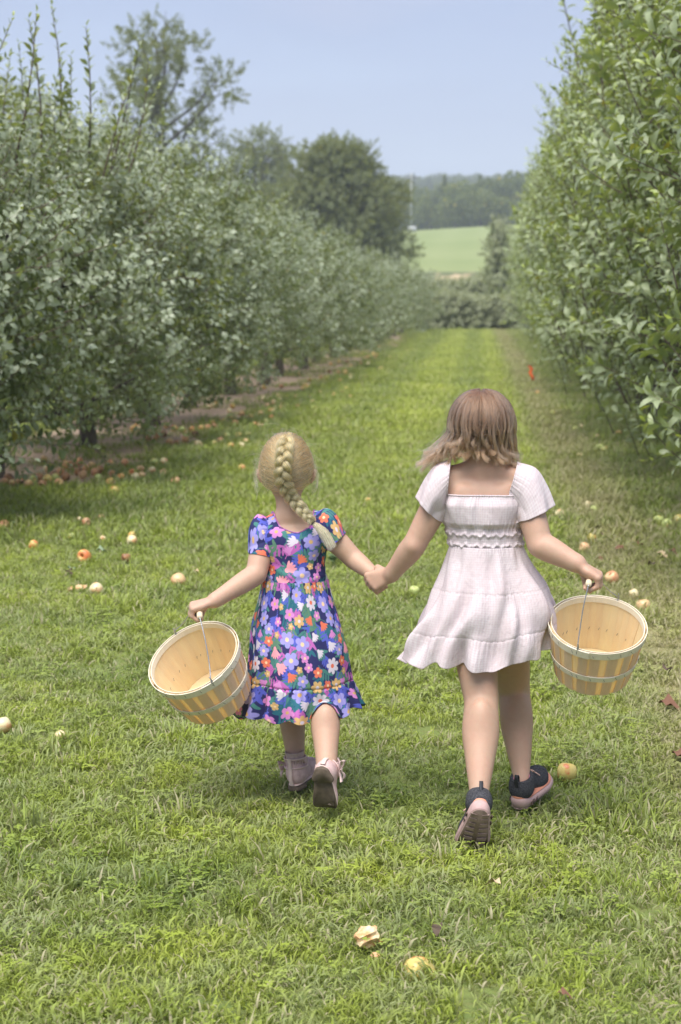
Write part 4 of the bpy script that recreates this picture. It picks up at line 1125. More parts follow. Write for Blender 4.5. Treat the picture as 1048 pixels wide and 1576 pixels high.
# ---------------------------------------------------------------- flowered jersey
def make_print(tile=.24, n=640, seed=5):
    r = np.random.default_rng(seed); img = np.tile(np.array([.030, .032, .120]), (n, n, 1)); ppm = n / tile
    C = dict(lav=(.34, .31, .68), white=(.66, .60, .68), orange=(.72, .175, .10), pink=(.62, .24, .55), rose=(.85, .34, .40), mus=(.62, .40, .17), teal=(.07, .22, .20), green=(.11, .23, .15),
             blue=(.10, .12, .52), mag=(.47, .13, .42), cream=(.85, .60, .36), dteal=(.03, .14, .19))
    def blob(cx, cy, a, b, ang, col, p=2.0):
        m = int(max(a, b) * ppm) + 3; ix = int(cx * ppm); iy = int(cy * ppm); yy, xx = np.mgrid[-m:m + 1, -m:m + 1]
        X = xx - (cx * ppm - ix); Y = yy - (cy * ppm - iy); u = (X * math.cos(ang) + Y * math.sin(ang)) / (a * ppm); v = (-X * math.sin(ang) + Y * math.cos(ang)) / (b * ppm)
        mask = np.clip((1 - (np.abs(u) ** p + np.abs(v) ** p)) * min(a, b) * ppm * .6 + .5, 0, 1)
        jj = (ix + xx) % n; ii = (iy + yy) % n; img[ii, jj] = img[ii, jj] * (1 - mask[..., None]) + np.array(C[col]) * mask[..., None]
    def stem(x, y, ang, L, col, wd=.0014):
        for t in np.linspace(0, 1, 14): blob(x + math.cos(ang + .5 * t) * L * t, y + math.sin(ang + .5 * t) * L * t, wd, wd, 0, col)
    def sprig(x, y, ang, col, L=.05):
        stem(x, y, ang, L, col)
        for k in range(4):
            t = .25 + .2 * k; px, py = x + math.cos(ang + .5 * t) * L * t, y + math.sin(ang + .5 * t) * L * t
            for s in (-1, 1):
                aa = ang + s * .7; l = .012 - .001 * k; blob(px + math.cos(aa) * l, py + math.sin(aa) * l, l, .0034, aa, col)
        blob(x + math.cos(ang + .5) * L, y + math.sin(ang + .5) * L, .010, .0035, ang + .5, col)
    def daisy(x, y, np_, R_, col, cen, rot):
        for k in range(np_):
            a = rot + k * 2 * math.pi / np_; blob(x + math.cos(a) * R_ * .58, y + math.sin(a) * R_ * .58, R_ * .44, R_ * (1.75 / np_ + .02), a, col, 2.4)
        blob(x, y, R_ * .26, R_ * .26, 0, cen)
    def tulip(x, y, ang, R_, col):
        for k in range(5):
            a = ang + (k - 2) * .38; blob(x + math.cos(a) * R_ * .6, y + math.sin(a) * R_ * .6, R_ * .62, R_ * .17, a, col, 2.6)
        blob(x, y, R_ * .3, R_ * .3, 0, col)
    pts = []
    def place(R_, tries=400):
        for _ in range(tries):
            x, y = r.uniform(0, tile, 2)
            if all(math.hypot(min(abs(x - a), tile - abs(x - a)), min(abs(y - b), tile - abs(y - b))) > (R_ + q_) * 1.0 for a, b, q_ in pts):
                pts.append((x, y, R_)); return x, y
        return None
    for k in range(95):
        x, y = r.uniform(0, tile, 2); sprig(x, y, r.normal(-1.57, .9), ['teal', 'green', 'blue', 'mag', 'dteal', 'teal', 'blue'][k % 7], r.uniform(.03, .055))
    up = -math.pi / 2
    seq = [('d', 5, .0205, 'lav', 'cream'), ('d', 7, .020, 'white', 'orange'), ('t', .020, 'rose'), ('d', 5, .013, 'orange', 'cream'), ('d', 5, .0165, 'pink', 'mus'), ('d', 6, .016, 'mus', 'white'), ('t', .017, 'white'),
           ('d', 5, .021, 'lav', 'cream'), ('t', .016, 'orange'), ('d', 5, .015, 'lav', 'cream'), ('d', 5, .009, 'mus', 'cream'), ('t', .015, 'white'), ('d', 6, .0195, 'lav', 'mus'), ('t', .014, 'pink'), ('d', 5, .012, 'pink', 'cream')]
    for k in range(74):
        f = seq[k % len(seq)]; R_ = f[2] if f[0] == 'd' else f[1]; p = place(R_)
        if p is None: continue
        if f[0] == 'd': daisy(p[0], p[1], f[1], R_, f[3], f[4], r.uniform(0, 6.28))
        else: tulip(p[0], p[1] + R_ * .5, up + r.normal(0, .6), R_, f[2])
    def look(u, v):
        x = (np.asarray(u) / tile / 1.2 % 1) * n; y = (np.asarray(v) / tile / 1.2 % 1) * n; i = x.astype(int) % n; j = y.astype(int) % n; fx = (x - np.floor(x))[..., None]; fy = (y - np.floor(y))[..., None]
        i2 = (i + 1) % n; j2 = (j + 1) % n
        return (img[j, i] * (1 - fx) + img[j, i2] * fx) * (1 - fy) + (img[j2, i] * (1 - fx) + img[j2, i2] * fx) * fy
    return look
look = make_print()
q = NM('flowered_jersey', .75, .2)
q.col(q.attr('print').outputs['Color']); q.bump(q.math('ADD', q.noise(60, q.mapping(q.objc(), (1.5, 1.5, .5)), 4), q.math('MULTIPLY', q.noise(500, q.objc(), 2), .3)), .35, .004)
jersey = q.m
frock = empty('dress'); frock.parent = younger; YO = younger.location.copy()
# bodice: columns run from the waist over chest, shoulder and up to the scooped neckline
nc, nr = 400, 170; th = np.linspace(0, 2 * math.pi, nc, endpoint=False)
ch_ = A3(JY['chest']); zw = W(455, 903, 4.84).z
def ringpt(rx, ry, z, cx=ch_[0]): return np.stack([cx + rx * np.cos(th), ch_[1] + ry * np.sin(th), np.full(nc, z)], -1)
Wr = ringpt(.088, .070, zw, JY['waist'].x); Mr = ringpt(.092, .07, ch_[2] + .01)
backpx = np.array([(418, 786), (424, 800), (438, 813), (456, 819.5), (470, 815), (479, 802), (484, 780)], float)
bs = catmull(np.hstack([backpx, np.zeros((7, 1))]), 200)
def neck_pt(a):
    s_ = math.sin(a); cth = math.cos(a)
    u = (cth + 1) / 2; k = int(np.clip(u, 0, 1) * 199); px, py = bs[k][:2]
    Y = ch_[1] + s_ * .058; p = A3(W(px, py, Y))
    if s_ > 0: p[2] = p[2] - .004
    return p
Nr = np.array([neck_pt(a) for a in th])
sh_w = np.abs(np.cos(th)) ** .7
shz = np.where(np.cos(th) < 0, JY['sl'].z, JY['sr'].z) + .032
Sr = np.stack([np.where(np.cos(th) < 0, JY['sl'].x, JY['sr'].x) * sh_w + ch_[0] * (1 - sh_w) * 1.0, ch_[1] + np.sin(th) * .055, shz], -1)
mixb = (1 - sh_w)[:, None]; Sr = Sr * (1 - mixb) + (Mr * .45 + Nr * .55) * mixb
col = catmull(np.stack([Wr, (Wr + Mr) / 2, Mr, Sr, Nr]).reshape(5, -1), nr).reshape(nr, nc, 3)
P, g = project(FY, col, .0042)
P[-1] = P[-1] * .5 + P[-2] * .5
tt = np.linspace(0, 1, nr)[:, None]
wr = .0012 * np.sin(P[..., 2] * 190 + 3 * np.sin(th[None, :] * 3)) * sm(.5, .1, tt) + .0010 * np.sin(th[None, :] * 8 + P[..., 2] * 60)
P = P + g * wr[..., None]
arc = np.zeros((nr, nc)); arc[1:] = np.linalg.norm(np.diff(P, axis=0), axis=2); arc = np.cumsum(arc, 0)
def bod_cols(P, arc): return look(th[None, :] * .092 + .03, .21 - arc)
cloth_obj('bodice', P, frock, jersey, None, bod_cols(P, arc))
wm = MB(); wm.tube(np.vstack([P[0], P[0][:1]]) + np.array([0, 0, .002]) - A3(YO), .0019, 6, False); obj('waist_seam', wm.mesh('waist_seam', plain('navy_thread', (.04, .045, .14), .8)), frock)
neck_line = P[-1]; mb = MB(); mb.tube(np.vstack([neck_line, neck_line[:1]]) - A3(YO), .0021, 6, False)
trim = plain('neck_binding', (.42, .16, .38), .8, .2, .5, 90); obj('neck_binding', mb.mesh('neck_binding', trim), frock)
SK2 = [(891, 404, 504, 4.91, .0765), (918, 399, 511, 4.91, .086), (960, 389, 524, 4.912, .108), (1000, 386, 533, 4.912, .130), (1036, 382, 538, 4.915, .146), (1062, 374, 545, 4.92, .156), (1090, 366, 551, 4.925, .166)]
P, uv = skirt(SK2, 330, 620, 66, [(6, .0060, 1.0), (9, .0050, -1.4), (15, .0030, .6)], 2.1, [(0.0, .0026, .10, .0), (.715, .0040, .12, .003)], .006)
Tr = np.linspace(0, 1, 330)[:, None]; THr = np.linspace(0, 2 * math.pi, 620, endpoint=False)[None, :]; rf = sm(.72, 1.0, Tr)
ruf = np.sin(THr * 13 + 1.5 * np.sin(THr * 3) + .8) * .011 + np.sin(THr * 22 + 2) * .005
P[..., 0] += np.cos(THr) * ruf * rf; P[..., 1] += np.sin(THr) * ruf * rf; P[..., 2] += rf * (.006 * np.sin(THr * 13 + 1.5 * np.sin(THr * 3) + 2.3) + .010 * np.clip(np.cos(THr), -1, 1) )
P[..., 0] -= .016 * Tr ** 5 * np.clip(-np.cos(THr), 0, 1) ** 3; P[..., 0] += .012 * Tr ** 6 * np.clip(np.cos(THr), 0, 1) ** 3
for _ in range(4): P = push_out(P, FY, .005)
cloth_obj('skirt', P, frock, jersey, None, look(THr * .165 + .01, -uv[..., 1] * 1.0 + .4))
lk = lambda u, v: look(u * 1.1 + .11, -v + .07)
lk2 = lambda u, v: look(u * 1.1 + .02, -v + .17)
sleeve('sleeve', [((413, 797), (416, 838), 4.912, .040), ((396, 792), (419, 848), 4.91, .048), ((384, 812), (420, 853), 4.905, .046), ((382, 849), (419.5, 856), 4.90, .042)], 70, 220, frock, jersey, FY, .0022, .0012, 25, lk, .055)
sleeve('sleeve', [((487, 789), (486, 832), 4.912, .040), ((503, 783), (490, 841), 4.91, .048), ((519, 795), (500, 844), 4.91, .046), ((530, 822), (511, 840), 4.905, .041)], 70, 220, frock, jersey, FY, .0022, .0012, 25, lk2, .055)
# ================================================================ hair
def hair_obj(name, strands, radii, mat, par, n=None):
    """strands: (S, K, 3)"""
    S, K, _ = strands.shape; hc = bpy.data.hair_curves.new(name); hc.add_curves([K] * S)
    hc.position_data.foreach_set('vector', (strands - np.array(par_origin(par))).astype(np.float32).ravel())
    ra = hc.attributes.get('radius') or hc.attributes.new('radius', 'FLOAT', 'POINT')
    ra.data.foreach_set('value', np.asarray(np.broadcast_to(radii, (S, K)), np.float32).ravel())
    hc.materials.append(mat); return link(bpy.data.objects.new(name, hc), par)
def hair_mat(name, root, tip, rough=.38):
    m = bpy.data.materials.new(name); m.use_nodes = True; t = m.node_tree; t.nodes.clear()
    out = t.nodes.new('ShaderNodeOutputMaterial'); h = t.nodes.new('ShaderNodeBsdfHairPrincipled'); h.parametrization = 'COLOR'
    hi = t.nodes.new('ShaderNodeHairInfo'); mx = t.nodes.new('ShaderNodeMix'); mx.data_type = 'RGBA'; mx.inputs[6].default_value = root + (1,); mx.inputs[7].default_value = tip + (1,)
    hs = t.nodes.new('ShaderNodeHueSaturation'); mr = t.nodes.new('ShaderNodeMapRange'); mr.inputs['To Min'].default_value = .5; mr.inputs['To Max'].default_value = 1.6
    t.links.new(hi.outputs['Intercept'], mx.inputs[0]); t.links.new(hi.outputs['Random'], mr.inputs['Value']); t.links.new(mr.outputs[0], hs.inputs['Value']); t.links.new(mx.outputs[2], hs.inputs['Color'])
    t.links.new(hs.outputs[0], h.inputs['Color']); h.inputs['Roughness'].default_value = rough; h.inputs['Radial Roughness'].default_value = .5; t.links.new(h.outputs[0], out.inputs['Surface'])
    return m
def ell_dir(az, pol): return np.stack([np.sin(pol) * np.cos(az), np.sin(pol) * np.sin(az), np.cos(pol)], -1)

# ---- loose brown bob, blown to the left
def brown_hair():
    r = np.random.default_rng(31); c = A3(JO['head']) + np.array([0, -.004, .0]); K = 30; S = 8800
    nclump = 230; caz = r.uniform(0, 2 * math.pi, nclump); clay = r.uniform(0, 1, nclump); cph = r.uniform(0, 6.28, nclump); cst = r.uniform(.6, 1.35, nclump); cel = r.uniform(-.020, .022, nclump); cw = r.uniform(.5, 1.5, nclump)
    pol = np.arccos(1 - r.uniform(0, 1, S) * 1.12); az = r.uniform(0, 2 * math.pi, S)
    face = (np.sin(az) > .35) & (pol > .75); az = np.where(face, -az, az)
    lay = r.uniform(0.01, 1, S) ** .8
    dd = np.abs((az[:, None] - caz[None, :] + math.pi) % (2 * math.pi) - math.pi) + .5 * np.abs(lay[:, None] - clay[None, :]); k = np.argmin(dd, 1)
    az2 = az + ((caz[k] - az + math.pi) % (2 * math.pi) - math.pi) * r.uniform(.3, .9, S)
    rx, ry, rz = .076, .092, .0945
    t = np.linspace(0, 1, K)[None, :]; pe = 1.66; split = .50
    tt = np.clip(t / split, 0, 1); polt = pol[:, None] + (np.maximum(pe, pol + .1)[:, None] - pol[:, None]) * tt
    # an uneven parting: hair starts across the crown, then fans
    azt = az[:, None] + (az2 - az)[:, None] * tt + .10 * np.sin(cph[k])[:, None] * np.sin(tt * 3.0)
    lift = 1 + (.04 + .17 * lay + .07 * (clay[k] - .3))[:, None] * (.40 + .75 * np.sin(np.clip(polt, 0, 1.57)) ** 1.5)
    P = c + ell_dir(azt, polt) * np.array([rx, ry, rz]) * lift[..., None]
    hang = np.clip((t - split) / (1 - split), 0, 1); cosa = np.cos(az2)
    L = .060 + .046 * np.abs(cosa) ** 2 + cel[k] + r.normal(0, .007, S)
    P[..., 2] -= hang * L[:, None]
    left = np.clip(-cosa, 0, 1); right = np.clip(cosa, 0, 1)
    blow = (left ** 1.1 * .046 + .010 * (1 - right)) * (.5 + .6 * cw[k])
    P[..., 0] -= blow[:, None] * hang ** 1.5
    P[..., 0] -= right[:, None] * .006 * hang ** 1.5
    P[..., 1] += (.030 * np.clip(-np.sin(az2), 0, 1))[:, None] * hang ** 1.3 * .6
    cen = np.zeros((nclump, K, 3)); cnt = np.bincount(k, minlength=nclump)[:, None, None] + 1e-6; np.add.at(cen, k, P); cen /= cnt
    pull = (.72 * np.clip((t - .22) / .6, 0, 1) ** .9)[..., None] * r.uniform(.65, 1.0, (S, 1, 1)); P = P * (1 - pull) + cen[k] * pull
    tang = np.stack([-np.sin(az2), np.cos(az2), 0 * az2], -1)[:, None, :]; rad = np.stack([np.cos(az2), np.sin(az2), 0 * az2], -1)[:, None, :]
    ph = cph[k][:, None]; f = 7.5 * cst[k][:, None]; u = np.clip((t - .30) / .70, 0, 1)
    amp = (.0025 * np.sin(np.clip(u * 3, 0, 1.57)) + .0125 * hang ** 1.5) * cw[k][:, None]
    P = P + tang * (amp * np.sin(u * f + ph))[..., None] + rad * (amp * np.cos(u * f + ph) + .004 * u * np.sin(ph * 2))[..., None]
    curl = np.clip((hang - .62) / .38, 0, 1)
    P = P + rad * (curl ** 1.5 * .022 * np.sin(ph * 3))[..., None] + np.array([0, 0, 1]) * (curl ** 2 * .024 * (.5 + .5 * np.cos(ph * 3)))[..., None]
    P += np.cumsum(r.normal(0, .00055, P.shape), 1) * np.clip(t - .15, 0, 1)[..., None]
    P[..., 2] += hang * left[:, None] * .006
    rr = .00040 * (1 - .6 * t ** 3) * np.ones((S, 1))
    hair_obj('hair', P, rr, hair_mat('brown_hair', (.10, .053, .030), (.29, .16, .088)), older)
    S2 = 260; k2 = r.integers(0, S, S2); q_ = np.linspace(0, 1, K)[None, :]; Q = P[k2].copy(); e = r.normal(0, 1, (S2, 1, 3)) * np.array([.016, .012, .010]); Q = Q + e * (q_[..., None] ** 1.5) + r.normal(0, .003, (S2, 1, 3)); Q[..., 0] -= .010 * q_ ** 2
    hair_obj('stray_hair', Q, .00022 * np.ones((S2, K)), hair_mat('brown_stray', (.22, .14, .09), (.5, .34, .22)), older)
brown_hair()

# ---- blond hair drawn back into one plait
def blond_hair():
    r = np.random.default_rng(32); c = A3(JY['head']); K = 22; S = 6200; rx, ry, rz = .0755, .0875, .0905
    pts = [(441, 672, 4.925), (440, 683, 4.868), (437, 700, 4.840), (436, 718, 4.828), (436, 736, 4.832), (441, 753, 4.846), (450, 767, 4.856), (462, 782, 4.850), (473, 794, 4.842), (481, 804, 4.838)]
    B = catmull(np.array([A3(W(*p)) for p in pts]), 200)
    pol = np.arccos(1 - r.uniform(0, 1, S) * 1.35); az = r.uniform(0, 2 * math.pi, S); face = (np.sin(az) > .30) & (pol > .85); az = np.where(face, -az, az)
    az = az + .05 * np.sin(az * 24)
    d0 = ell_dir(az, pol); root = c + d0 * np.array([rx, ry, rz])
    # each hair runs over the scalp to the plait, meeting it somewhat lower than its root
    gz = root[:, 2] - .012 - .045 * r.uniform(0, 1, S) + .03 * np.clip(c[2] - root[:, 2], 0, 1); gi = np.array([np.argmin(np.abs(B[:150, 2] - z)) for z in gz]); gi = np.where(pol < .5, np.minimum(gi, 60), gi)
    goal = B[gi]; dg = (goal - c) / np.array([rx, ry, rz]); dg /= np.linalg.norm(dg, axis=1)[:, None]
    om = np.arccos(np.clip((d0 * dg).sum(1), -1, 1))[:, None, None] + 1e-4; t = np.linspace(0, 1, K)[None, :, None]
    d = (np.sin((1 - t) * om) * d0[:, None] + np.sin(t * om) * dg[:, None]) / np.sin(om)
    lock = .0035 * np.sin(az * 46 + pol * 9)[:, None, None]
    P = c + d * np.array([rx, ry, rz]) * (1.02 + .035 * r.uniform(0, 1, (S, 1, 1)) + .05 * np.sin(t * math.pi) * r.uniform(.3, 1, (S, 1, 1))) + d * lock * np.sin(t * math.pi)
    m = hair_mat('blond_hair', (.40, .19, .072), (.62, .345, .135)); h = hair_obj('hair', P, .00040 * np.ones((S, K)), m, younger)
    mb_ = hair_mat('blond_plait', (.62, .33, .115), (.76, .45, .17))
    # the plait: three strands over one another
    T, N, Bn = frames(B); view = np.array([0, -1, .15]); 
    side = np.cross(T, view); side /= np.linalg.norm(side, axis=1)[:, None]; out = np.cross(side, T); out = np.where((out @ view)[:, None] < 0, -out, out)
    s = np.linspace(0, 1, 200); wdt = np.interp(s, [0, .12, .5, .8, 1], [.010, .0150, .0150, .0105, .0055]); allp = []
    for i in range(3):
        ph = s * 2 * math.pi * 3.9 + i * 2 * math.pi / 3; A_ = wdt * np.sin(ph); D_ = wdt * .50 * np.sin(2 * ph)
        cen = B + side * A_[:, None] + out * (D_ + .003)[:, None]
        tt, _, _ = frames(cen); n1 = np.cross(tt, out); n1 /= np.linalg.norm(n1, axis=1)[:, None]; n2 = np.cross(n1, tt)
        m_ = 330; a = r.uniform(0, 6.28, m_); q_ = r.uniform(0, 1, m_) ** .5; br = (wdt * .64)[None].repeat(m_, 0) * (1 + .45 * (r.uniform(0, 1, (m_, 1)) > .93)) * (1 + .10 * np.sin(s[None] * 40 + i * 2))
        X = cen[None] + (np.cos(a) * q_)[:, None, None] * n1[None] * br[:, :, None] + (np.sin(a) * q_ * .8)[:, None, None] * n2[None] * br[:, :, None]
        X += np.cumsum(r.normal(0, .00016, X.shape), 1) * 1.0; allp.append(X[:, ::2])
    pl = hair_obj('plait', np.concatenate(allp), .00036 * np.ones((990, 100)), mb_, younger)
    # hair tie and tail
    e0 = B[-1]; td = A3(W(513, 845, 4.815)) - e0; mb = MB(); ang = np.linspace(0, 2 * math.pi, 20); u = side[-1]; v = out[-1]
    ring = [e0 - A3(YO) + (u * math.cos(a) + v * math.sin(a)) * .0058 for a in ang]; mb.tube(ring, .0021, 6, False); mb.tube([p + T[-1] * .003 for p in ring], .0019, 6, False)
    obj('hair_tie', mb.mesh('hair_tie', plain('black_elastic', (.015, .015, .017), .7)), pl)
    S3 = 420; t = np.linspace(0, 1, 18)[None, :]; a = r.uniform(0, 6.28, (S3, 1)); q_ = r.uniform(0, 1, (S3, 1)) ** .5; rr = .0045 + .0105 * np.sin(np.clip(t * 1.25, 0, 1) * math.pi * .62)
    ln = r.uniform(.72, 1.0, (S3, 1)); Q = e0 + td * (t * ln)[..., None] + (np.cos(a) * q_ * rr)[..., None] * u + (np.sin(a) * q_ * rr)[..., None] * v + np.array([0, 0, -.010]) * (t ** 2)[..., None] * 0 + np.array([.006, 0, .004]) * np.sin(t * 3.1)[..., None]
    Q += np.cumsum(r.normal(0, .0004, Q.shape), 1)
    hair_obj('plait_end', Q, .00034 * np.ones((S3, 18)), hair_mat('blond_end', (.70, .42, .16), (.80, .54, .25)), younger)
    # wisps
    S4 = 170; d0 = ell_dir(r.uniform(math.pi, 2 * math.pi, S4) + r.normal(0, .5, S4), r.uniform(.1, 2.1, S4)); st = c + d0 * np.array([rx, ry, rz]) * 1.04
    t = np.linspace(0, 1, 16)[None, :, None]; dirv = d0 * .35 + r.normal(0, .6, (S4, 3)) + np.array([0, -.1, -.35]); L = r.uniform(.015, .042, (S4, 1, 1))
    Q = st[:, None] + dirv[:, None] * t * L + d0[:, None] * np.sin(t * 3.1) * .008 + r.normal(0, 1, (S4, 1, 3)) * .009 * np.sin(t * 5)
    hair_obj('stray_hair', Q, .00020 * np.ones((S4, 16)), hair_mat('blond_stray', (.5, .34, .17), (.66, .48, .28)), younger)
    # curls hanging before each ear
    C_ = []
    for sx in (-1, 1):
        for q_ in range(26):
            p0 = c + np.array([sx * (.080 + r.uniform(-.002, .004)), -.01 + r.normal(0, .012), .000 + r.normal(0, .015)]); t = np.linspace(0, 1, 22); L = r.uniform(.05, .085); ph = r.normal(0, .7)
            C_.append(np.stack([p0[0] + sx * (.010 * np.sin(t * 3.1)) + .006 * np.sin(t * 11 + ph) * t, p0[1] - .012 * t + .005 * np.cos(t * 11 + ph), p0[2] - t * L], -1))
    hair_obj('side_curls', np.array(C_), .00024 * np.ones((52, 22)), hair_mat('blond_curl', (.45, .30, .15), (.62, .44, .25)), younger)
blond_hair()
# ================================================================ shoes
def shoe_frame(heel, ball, hint, roll=0.0):
    y = (Vector(ball) - Vector(heel)).normalized(); z = Vector(hint) - y * Vector(hint).dot(y); z.normalize(); x = y.cross(z)
    M = Matrix((x, y, z)).transposed().to_4x4()
    return Matrix.Translation(Vector(heel)) @ M @ Matrix.Rotation(roll, 4, 'Y')
def shoe_from_ankle(ankle, d, hint, up=.066, fwd=.040):
    M = shoe_frame((0, 0, 0), d, hint)
    return Vector(ankle) - M.to_3x3() @ Vector((0, fwd, up))
def bent(V, yb, ang):
    """toes bend up at the ball of the foot"""
    V = np.array(V, float); o = V.copy(); m = V[:, 1] > yb
    t = V[m, 1] - yb; z = V[m, 2]; Rb = .03; a = np.clip(t / Rb, 0, ang) if ang > 0 else t * 0
    a = np.minimum(t / Rb, ang); rest = np.maximum(t - Rb * ang, 0)
    o[m, 1] = yb + (Rb - z) * np.sin(a) + rest * np.cos(a); o[m, 2] = Rb - (Rb - z) * np.cos(a) + rest * np.sin(a)
    return o
def outline(L, w, n=36, side=1):
    """sole outline, heel at y=0, toe at y=L"""
    t = np.linspace(0, 2 * math.pi, n, endpoint=False); y = L * (.5 - .5 * np.cos(t)); s = np.sign(np.sin(t))
    u = y / L; hw = w * (.40 * (1 - u) + .50 * u + .055 * np.sin(u * 6.28 * .95 + 3.5)) * np.clip(1 - np.abs(2 * u - 1) ** 4.5, 0, 1) ** .5
    return s * hw + side * .006 * np.sin(u * math.pi) * 0 + side * .004 * u, y
def slab(L, w, z0, z1, side, grow=0.0, y0=0.0, y1=None, zprof=None):
    x, y = outline(L, w, 44, side); 
    if y1 is not None: y = y0 + y * (y1 - y0) / L
    rows = []
    for z, g in ((z0, -.0025), (z0 + .002, 0), ((z0 + z1) / 2, grow), (z1 - .002, 0), (z1, -.0025)):
        cx, cy = x.mean(), y.mean(); sx = 1 + g / (w * .5); sy = 1 + g / (L * .5); zz = np.full_like(x, z)
        if zprof is not None: zz = zz + zprof(y) * (z > (z0 + z1) / 2 - 1e-6)
        rows.append(np.stack([cx + (x - cx) * sx, cy + (y - cy) * sy, zz], -1))
    V = np.concatenate(rows); n = len(x); F = [tuple(f) for f in gridF(5, n)]; F.append(tuple(range(n - 1, -1, -1))); F.append(tuple(range(4 * n, 5 * n)))
    return V, F
def put(name, V, F, M, par, mat, yb, ang, smooth=True):
    V = bent(V, yb, ang); Mn = np.array(M); W_ = V @ Mn[:3, :3].T + Mn[:3, 3]
    return obj(name, mesh(name, W_ - np.array(par_origin(par)), F, mat, smooth=smooth), par)
def upper_field(L, w, ankle_h, shaft, side, zs):
    F = Field((-.055, -.03, zs - .004), (.06, L + .02, ankle_h + .05), .0026)
    F.ell((0, .036, zs + .026), (w * .42, .036, .036), None, 0); F.ell((side * .003, L * .68, zs + .010), (w * .49, L * .30, .032), None, .02)
    F.cone((0, .045, zs + .03), (side * .003, L * .60, zs + .022), .030, .026, .02); F.cone((0, .034, zs + .02), (0, .040, ankle_h), w * .36, shaft, .02)
    F.cone((0, .06, zs + .035), (0, .052, ankle_h - .008), .024, shaft * .9, .02)
    V = None
    return F
def clip_field(F, zmin, zmax, tilt=0.0):
    x, y, z = np.meshgrid(*[np.arange(F.n[i]) * F.h + F.lo[i] for i in range(3)], indexing='ij', sparse=True)
    F.f = np.maximum(F.f, (zmin - z)).astype(np.float32); F.f = np.maximum(F.f, z + tilt * (y - .03) - zmax).astype(np.float32)
dark = NM('charcoal_knit', .85, .2); dark.col(dark.mix(dark.rng(dark.noise(260, dark.mapping(dark.objc(), (1, 1, 3)), 2), .4, .6), (.022, .023, .028), (.085, .086, .095))); dark.bump(dark.noise(400, dark.objc(), 2), .5, .002); dark = dark.m
black_mat = plain('black_webbing', (.02, .022, .028), .6); pinksole = plain('dusty_pink_foam', (.50, .34, .32), .65, .3, .10, 60); tread = plain('worn_pink_tread', (.30, .215, .19), .8, .2, .22, 70)
coral = plain('coral_edge', (.72, .30, .19), .6, .3, .05); sockpink = plain('pink_sock_lining', (.55, .22, .42), .8); groove = plain('tread_groove', (.11, .075, .065), .9, .1, .2, 90)
